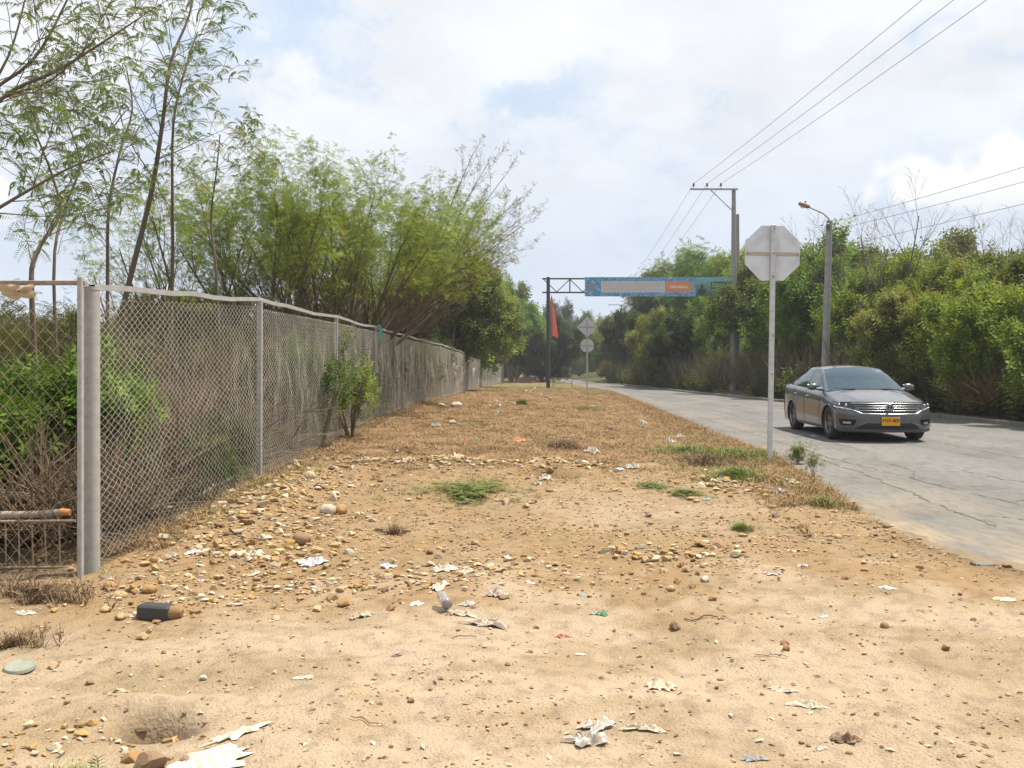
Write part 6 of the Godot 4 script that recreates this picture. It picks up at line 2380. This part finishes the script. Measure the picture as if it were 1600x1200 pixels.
	# slabs of broken asphalt along the road's edge
	var slabs := [[1420, 828, 34, "nearest the tyre-worn sand patch"], [1446, 838, 26, "right of the first"], [1488, 860, 40, "before the right edge"], [1532, 882, 46, "almost at the right edge"]]
	for k in slabs.size():
		var p := spot(slabs[k][0], slabs[k][1])
		var w: float = slabs[k][2] * -p.z / F
		var g := Geo.new()
		var r := rng(900 + k)
		var out := []
		for a in 9:
			out.append(Vector2(cos(TAU * a / 9.0) * r.randf_range(0.7, 1.1), sin(TAU * a / 9.0) * r.randf_range(0.5, 0.9)) * w * 0.5)
		g = stone_mesh(w, 930 + k, true)
		var o := part("asphalt_slab", g, worn(lin(0.19, 0.178, 0.155), 0.9, M.speck, 1.5))
		o.position = p + Vector3(0, 0.0, 0)
		o.scale = Vector3(1.0, 0.3, 0.55)
		o.rotation = Vector3(0, 0.5 - 0.2 * k, 0)
		tag(o, "broken grey asphalt lump on the road's crumbled edge, " + slabs[k][3], "asphalt", "broken asphalt along the road edge")


func build_gravel() -> void:
	var r := rng(700)
	for v in 3:
		var mesh := stone_mesh(1.0, 650 + v * 3, v != 2).mesh()
		var where := []
		var tints := []
		var made := 0
		while made < (18000 if v < 2 else 3000):
			var d := 2.4 + pow(r.randf(), 1.25) * 15.0
			var x := r.randf_range(-0.75, 0.62) * d
			if x < pl(d, fence_x) - 0.3 and d > 6.0:
				continue
			if x > pl(d, road_left) + 0.1:
				continue
			var n := broad.get_noise_2d(x * 2.3 + 40.0, d * 2.3) * 0.5 + rough.get_noise_2d(x * 1.7, d * 1.7 + 9.0) * 0.5
			var keep := 0.22 + n * 0.35
			keep += 0.55 * ss(5.6, 6.8, d) * (1.0 - 0.7 * hump(x, d, 1.4, 8.4, 1.3, 1.6)) * (1.0 - 0.65 * ss(11.5, 13.0, d))
			keep += 0.6 * hump(x, d, -2.4, 8.2, 1.0, 2.4) + 0.5 * hump(x, d, -0.9, 11.4, 1.8, 0.7) + 0.4 * hump(x, d, 3.0, 10.0, 1.0, 1.3) + 0.35 * hump(x, d, 3.0, 3.6, 1.6, 1.0) + 0.3 * hump(x, d, -2.4, 4.3, 1.2, 1.0)
			made += 1
			keep *= clampf(0.55 + 1.6 * rough.get_noise_2d(x * 1.3 + 20.0, d * 1.3), 0.12, 1.3)
			if r.randf() > keep:
				continue
			var s := 0.006 + 0.034 * pow(r.randf(), 3.2) * (1.0 if d > 5.5 else 0.6)
			if d > 5.8 and r.randf() < 0.16:
				s *= 1.8
			where.append(Transform3D(Basis.from_euler(Vector3(r.randf_range(-0.4, 0.4), r.randf() * TAU, r.randf_range(-0.4, 0.4))).scaled(Vector3(s * r.randf_range(0.9, 1.5), s * r.randf_range(0.45, 0.9), s)), Vector3(x, ground(x, -d) + s * 0.16, -d)))
			var c: Color = [Color(0.42, 0.30, 0.165), Color(0.36, 0.235, 0.105), Color(0.46, 0.38, 0.26), Color(0.25, 0.165, 0.10), Color(0.34, 0.255, 0.165)][r.randi() % 5]
			tints.append(c * r.randf_range(0.8, 1.15))
		tag(copies("gravel", mesh, M.stone, where, tints), ["angular ochre gravel scattered over the verge", "broken tan chippings scattered over the verge", "rounded pebbles scattered over the verge"][v])
	# fine chippings filling the gravel band
	var chip := stone_mesh(1.0, 671, true).mesh()
	var cw := []
	var ct := []
	for k in 30000:
		var d := 5.2 + pow(r.randf(), 1.2) * 8.0
		var x := r.randf_range(-0.6, 0.5) * d
		if x < pl(d, fence_x) - 0.2 or x > pl(d, road_left) - 0.02:
			continue
		if r.randf() > (0.35 + 1.3 * rough.get_noise_2d(x * 1.1 + 60.0, d * 1.1)) * ss(5.2, 6.4, d) * (1.0 - 0.6 * hump(x, d, 1.4, 8.4, 1.3, 1.6)) + 0.3 * hump(x, d, -2.3, 8.0, 1.2, 3.0):
			continue
		var s := 0.007 + 0.022 * pow(r.randf(), 2.0)
		cw.append(Transform3D(Basis.from_euler(Vector3(r.randf_range(-0.6, 0.6), r.randf() * TAU, r.randf_range(-0.6, 0.6))).scaled(Vector3(s * r.randf_range(1.0, 1.8), s * r.randf_range(0.4, 0.8), s)), Vector3(x, ground(x, -d) + s * 0.12, -d)))
		ct.append([Color(0.40, 0.28, 0.14), Color(0.34, 0.21, 0.09), Color(0.24, 0.15, 0.08), Color(0.46, 0.37, 0.24)][r.randi() % 4] * r.randf_range(0.8, 1.1))
	tag(copies("gravel", chip, M.stone, cw, ct), "fine sharp chippings covering the middle of the verge")
	# heaps of broken rubble: along the fence foot, on the ridge and on the mound by the road
	var rub := [[-2.45, 8.2, 0.75, 2.3, 900], [-1.9, 6.6, 0.8, 0.7, 260], [-0.9, 11.4, 1.7, 0.5, 520], [0.7, 11.6, 0.7, 0.3, 160], [2.9, 10.1, 0.9, 0.8, 420], [-1.3, 5.9, 1.2, 0.35, 170], [1.3, 6.5, 0.6, 0.3, 110], [-2.3, 5.7, 0.6, 0.4, 110], [-0.3, 6.1, 1.0, 0.35, 100], [-1.9, 3.55, 0.5, 0.2, 60]]
	for v in 2:
		var mesh := stone_mesh(1.0, 660 + v * 5, true).mesh()
		var where := []
		var tints := []
		for e in rub:
			for k in int(e[4] / 2):
				var x: float = e[0] + r.randfn() * e[2] * 0.55
				var d: float = e[1] + r.randfn() * e[3] * 0.55
				if x < pl(d, fence_x) + 0.03 or x > pl(d, road_left) - 0.3:
					continue
				var s := 0.022 + 0.075 * pow(r.randf(), 2.6) * (0.55 if d < 6.3 else 1.0)
				where.append(Transform3D(Basis.from_euler(Vector3(r.randf_range(-0.6, 0.6), r.randf() * TAU, r.randf_range(-0.6, 0.6))).scaled(Vector3(s * r.randf_range(1.0, 1.6), s * r.randf_range(0.4, 0.8), s)), Vector3(x, ground(x, -d) + s * 0.2, -d)))
				var c: Color = [Color(0.46, 0.33, 0.17), Color(0.42, 0.27, 0.11), Color(0.52, 0.43, 0.29), Color(0.30, 0.19, 0.10), Color(0.55, 0.48, 0.37)][r.randi() % 5]
				tints.append(c * r.randf_range(0.8, 1.1))
		tag(copies("rubble", mesh, M.stone, where, tints), ["heaps of broken ochre rubble along the fence foot and ridge", "broken pale rubble strewn among the ochre heaps"][v])
	# flakes of leaf litter, straw and bark
	var fl := Geo.new()
	fl.tri(Vector3(-0.5, 0.0, 0.0), Vector3(0.1, 0.12, 0.22), Vector3(0.5, 0.02, 0.0))
	fl.tri(Vector3(-0.5, 0.0, 0.0), Vector3(0.5, 0.02, 0.0), Vector3(0.0, 0.1, -0.24))
	var where := []
	var tints := []
	for k in 12000:
		var d := 2.6 + pow(r.randf(), 1.1) * 13.0
		var x := r.randf_range(-0.7, 0.62) * d
		if x > pl(d, road_left) or (x < pl(d, fence_x) - 0.8 and d > 6.0):
			continue
		if r.randf() > 0.25 + 0.75 * ss(5.2, 6.6, d) - 0.5 * hump(x, d, 1.4, 8.4, 1.3, 1.6):
			continue
		var s := r.randf_range(0.012, 0.05)
		where.append(Transform3D(Basis.from_euler(Vector3(r.randf_range(-0.3, 0.3), r.randf() * TAU, r.randf_range(-0.3, 0.3))).scaled(Vector3(s, s, s * r.randf_range(0.2, 1.0))), Vector3(x, ground(x, -d) + 0.004, -d)))
		tints.append([Color(0.30, 0.19, 0.10), Color(0.20, 0.12, 0.065), Color(0.42, 0.32, 0.19), Color(0.13, 0.09, 0.06), Color(0.50, 0.42, 0.32)][r.randi() % 5] * r.randf_range(0.8, 1.15))
	tag(copies("debris", fl.mesh(), M.dry, where, tints), "dead leaf flakes and straw strewn over the ground")


func build_grass() -> void:
	M.blade_mesh = sprig_mesh("blade", 40)
	M.straw_mesh = sprig_mesh("straw", 41)
	var r := rng(800)
	var where := []
	var tints := []
	for k in 42000:
		var d := 10.2 + pow(r.randf(), 1.5) * 55.0
		var xl := pl(d, fence_x)
		var xe := pl(d, road_left)
		var x := lerpf(xl - 0.2, xe + 0.03, r.randf())
		var n := broad.get_noise_2d(x * 2.3 + 40.0, d * 2.3) * 0.5 + rough.get_noise_2d(x * 1.7, d * 1.7 + 9.0) * 0.5
		if r.randf() > ss(11.0, 12.6, d + n * 1.6 - 0.25 * x * ss(0.0, 3.0, x)) * (0.8 + n):
			continue
		var s := r.randf_range(0.6, 1.3) * (1.0 + d * 0.012)
		where.append(Transform3D(Basis.from_euler(Vector3(r.randf_range(-0.2, 0.2), r.randf() * TAU, r.randf_range(-0.2, 0.2))).scaled(Vector3(s * 1.2, s * 0.8, s * 1.2)), Vector3(x, ground(x, -d) - 0.005, -d)))
		var c := Color(0.33, 0.21, 0.10).lerp(Color(0.22, 0.125, 0.06), r.randf())
		if n > 0.18 or d > 46.0:
			c = c.lerp(Color(0.17, 0.17, 0.06), r.randf() * (0.7 if d < 46.0 else 1.0))
		tints.append(c)
	tag(copies("dry_grass", M.straw_mesh, M.dry, where, tints), "short reddish brown dry grass matted over the verge")
	# taller dry wisps, at the road edge and the fence foot too
	where = []
	tints = []
	for k in 9000:
		var d := 6.8 + pow(r.randf(), 1.4) * 50.0
		var xl := pl(d, fence_x)
		var xe := pl(d, road_left)
		var u := r.randf()
		var x := xe - 0.05 - pow(r.randf(), 1.5) * 0.9
		if u < 0.3:
			x = xl + r.randf_range(-0.3, 0.3)
		elif u < 0.6 and d > 11.5:
			x = lerpf(xl, xe, r.randf())
		if x > xe - 0.9 and d < 8.3:
			continue
		var s := r.randf_range(0.5, 1.1)
		where.append(Transform3D(Basis.from_euler(Vector3(r.randf_range(-0.3, 0.3), r.randf() * TAU, r.randf_range(-0.3, 0.3))).scaled(Vector3.ONE * s), Vector3(x, ground(x, -d) - 0.01, -d)))
		tints.append(Color(0.34, 0.23, 0.11).lerp(Color(0.20, 0.13, 0.06), r.randf()))
	tag(copies("dry_grass", M.blade_mesh, M.dry, where, tints), "wispy dry stalks along the fence foot and the road edge")
	# sparse green shoots coming up between the stones
	where = []
	tints = []
	for e in [[2.9, 11.2, 1.3, 1.3, 420], [-0.5, 9.6, 1.2, 1.0, 150], [-2.7, 9.5, 0.4, 2.6, 220], [3.6, 9.0, 0.5, 1.2, 130], [0.5, 19.0, 2.6, 4.0, 420], [3.6, 17.0, 0.9, 4.0, 380]]:
		for k in int(e[4]):
			var x: float = e[0] + r.randfn() * e[2] * 0.6
			var d: float = e[1] + r.randfn() * e[3] * 0.6
			if x > pl(d, road_left) - 0.02:
				continue
			var s := r.randf_range(0.3, 0.95)
			where.append(Transform3D(Basis.from_euler(Vector3(r.randf_range(-0.4, 0.4), r.randf() * TAU, r.randf_range(-0.4, 0.4))).scaled(Vector3(s, s * 0.8, s)), Vector3(x, ground(x, -d) - 0.005, -d)))
			tints.append(Color(0.22, 0.24, 0.075).lerp(Color(0.27, 0.22, 0.09), r.randf()))
	tag(copies("grass", M.blade_mesh, M.blade, where, tints), "thin green shoots coming up through gravel and dry grass")
	# green patches, each a plant mat of its own
	var green := [Color(0.22, 0.25, 0.075), Color(0.14, 0.17, 0.05)]
	var mats := [
		["creeping_weed", "green creeping weed mat in the middle of the gravel", 735, 768, 105, 30, 230, 0.6, 1],
		["green_weed", "green grass patch round the foot of the octagonal sign", 1155, 715, 100, 24, 420, 1.1, 0],
		["green_weed", "green grass patch left of the sign, beyond the brown stalks", 1075, 708, 90, 20, 300, 1.0, 0],
		["green_weed", "green grass below the brown stalks near the sign", 1150, 745, 60, 22, 320, 0.9, 0],
		["creeping_weed", "small green creeper on the gravel left of the mound", 1072, 772, 40, 14, 130, 0.5, 1],
		["creeping_weed", "faint green creeper right of the white bag pair", 1018, 760, 46, 14, 90, 0.45, 1],
		["green_weed", "low green strip on the far dry grass near the road", 915, 640, 60, 8, 300, 0.9, 0],
		["green_weed", "small green tuft on the gravel below the mound", 1158, 828, 32, 12, 90, 0.55, 0],
		["green_weed", "green tuft on the verge edge right of the mound", 1285, 790, 34, 12, 120, 0.7, 0],
		["green_weed", "bright green grass at the bottom left corner", 118, 1186, 90, 26, 260, 0.55, 0],
		["brown_stalks", "heap of brown dead stalks left of the sign's green grass", 1105, 722, 70, 14, 260, 1.0, 2],
		["brown_stalks", "dark dead stalks behind the pit", 882, 700, 52, 12, 180, 1.1, 2],
		["brown_stalks", "thin dead brown weed on the sand right of the cobble", 618, 834, 30, 8, 26, 0.8, 2],
		["green_weed", "dark little bush in the far dry grass below the red flag", 815, 632, 14, 4, 90, 1.6, 0],
		["brown_stalks", "reddish brown dry weeds at the left edge before the corner fence", 20, 975, 110, 20, 70, 0.75, 2],
		["brown_stalks", "dry weeds tangled below the corner panel", 60, 915, 150, 18, 150, 0.9, 2]]
	for k in mats.size():
		var e: Array = mats[k]
		var c := spot(e[2], e[3])
		var d := -c.z
		var rx: float = e[4] * 0.5 * d / F
		var rz: float = e[5] * 0.5 * d / F * d / EYE
		where = []
		tints = []
		for q in int(e[6]):
			var a := r.randf() * TAU
			var u := minf(absf(r.randfn()) * 0.8, 2.2) * (0.9 + 0.8 * rough.get_noise_2d(cos(a) * 1.4 + k * 9.0, sin(a) * 1.4))
			var x: float = cos(a) * u * rx
			var z: float = sin(a) * u * minf(rz, rx * 1.2)
			var s: float = e[7] * r.randf_range(0.6, 1.2)
			where.append(Transform3D(Basis.from_euler(Vector3(r.randf_range(-0.35, 0.35), r.randf() * TAU, r.randf_range(-0.35, 0.35))).scaled(Vector3(s, s * (0.45 if e[8] == 1 else 1.0), s)), Vector3(x, ground(c.x + x, c.z + z) - c.y, z)))
			tints.append(green[0].lerp(green[1], r.randf()) if e[8] != 2 else Color(0.25, 0.17, 0.09).lerp(Color(0.12, 0.08, 0.05), r.randf()))
		var o := thing(e[0], e[1], "weed" if e[8] != 2 else "dry weed", c)
		copies("blades", M.blade_mesh if e[8] != 1 else M.fine, M.blade if e[8] != 2 else M.dry, where, tints, o)
	# single seedling at the bottom left
	var c := spot(152, 1178)
	var o := thing("seedling", "small upright green seedling with paired leaves at the bottom left corner", "plant", c)
	var g := Geo.new()
	g.tube([Vector3(0, -0.01, 0), Vector3(0.004, 0.06, 0), Vector3(0.002, 0.115, 0)], [0.003, 0.0025, 0.0015], 5)
	part("stem", g, mat(lin(0.07, 0.11, 0.03), 0.6), o)
	for k in 5:
		for s in [-1.0, 1.0]:
			var l := Geo.new()
			l.col = Color(0.085, 0.15, 0.03)
			leaf(l, Vector3(0.003, 0.06 + k * 0.013, 0), Vector3(s, 0.5 + 0.1 * k, 0.15).normalized(), Vector3.UP, 0.042 - k * 0.003, 0.011)
			part("leaf", l, M.blade, o)
	# small upright weeds along the road edge
	for e in [[1247, 728, "leafy green weed at the right of the sign's foot", 0.11, 46], [1270, 745, "thin dark-leaved weed on the road edge right of the sign", 0.10, 18]]:
		var at := spot(e[0], e[1])
		bush("roadside_weed", e[2], at, e[3], 0.3, e[4], "fine", green, 830 + e[4], 0.5, M.bark, "weed")
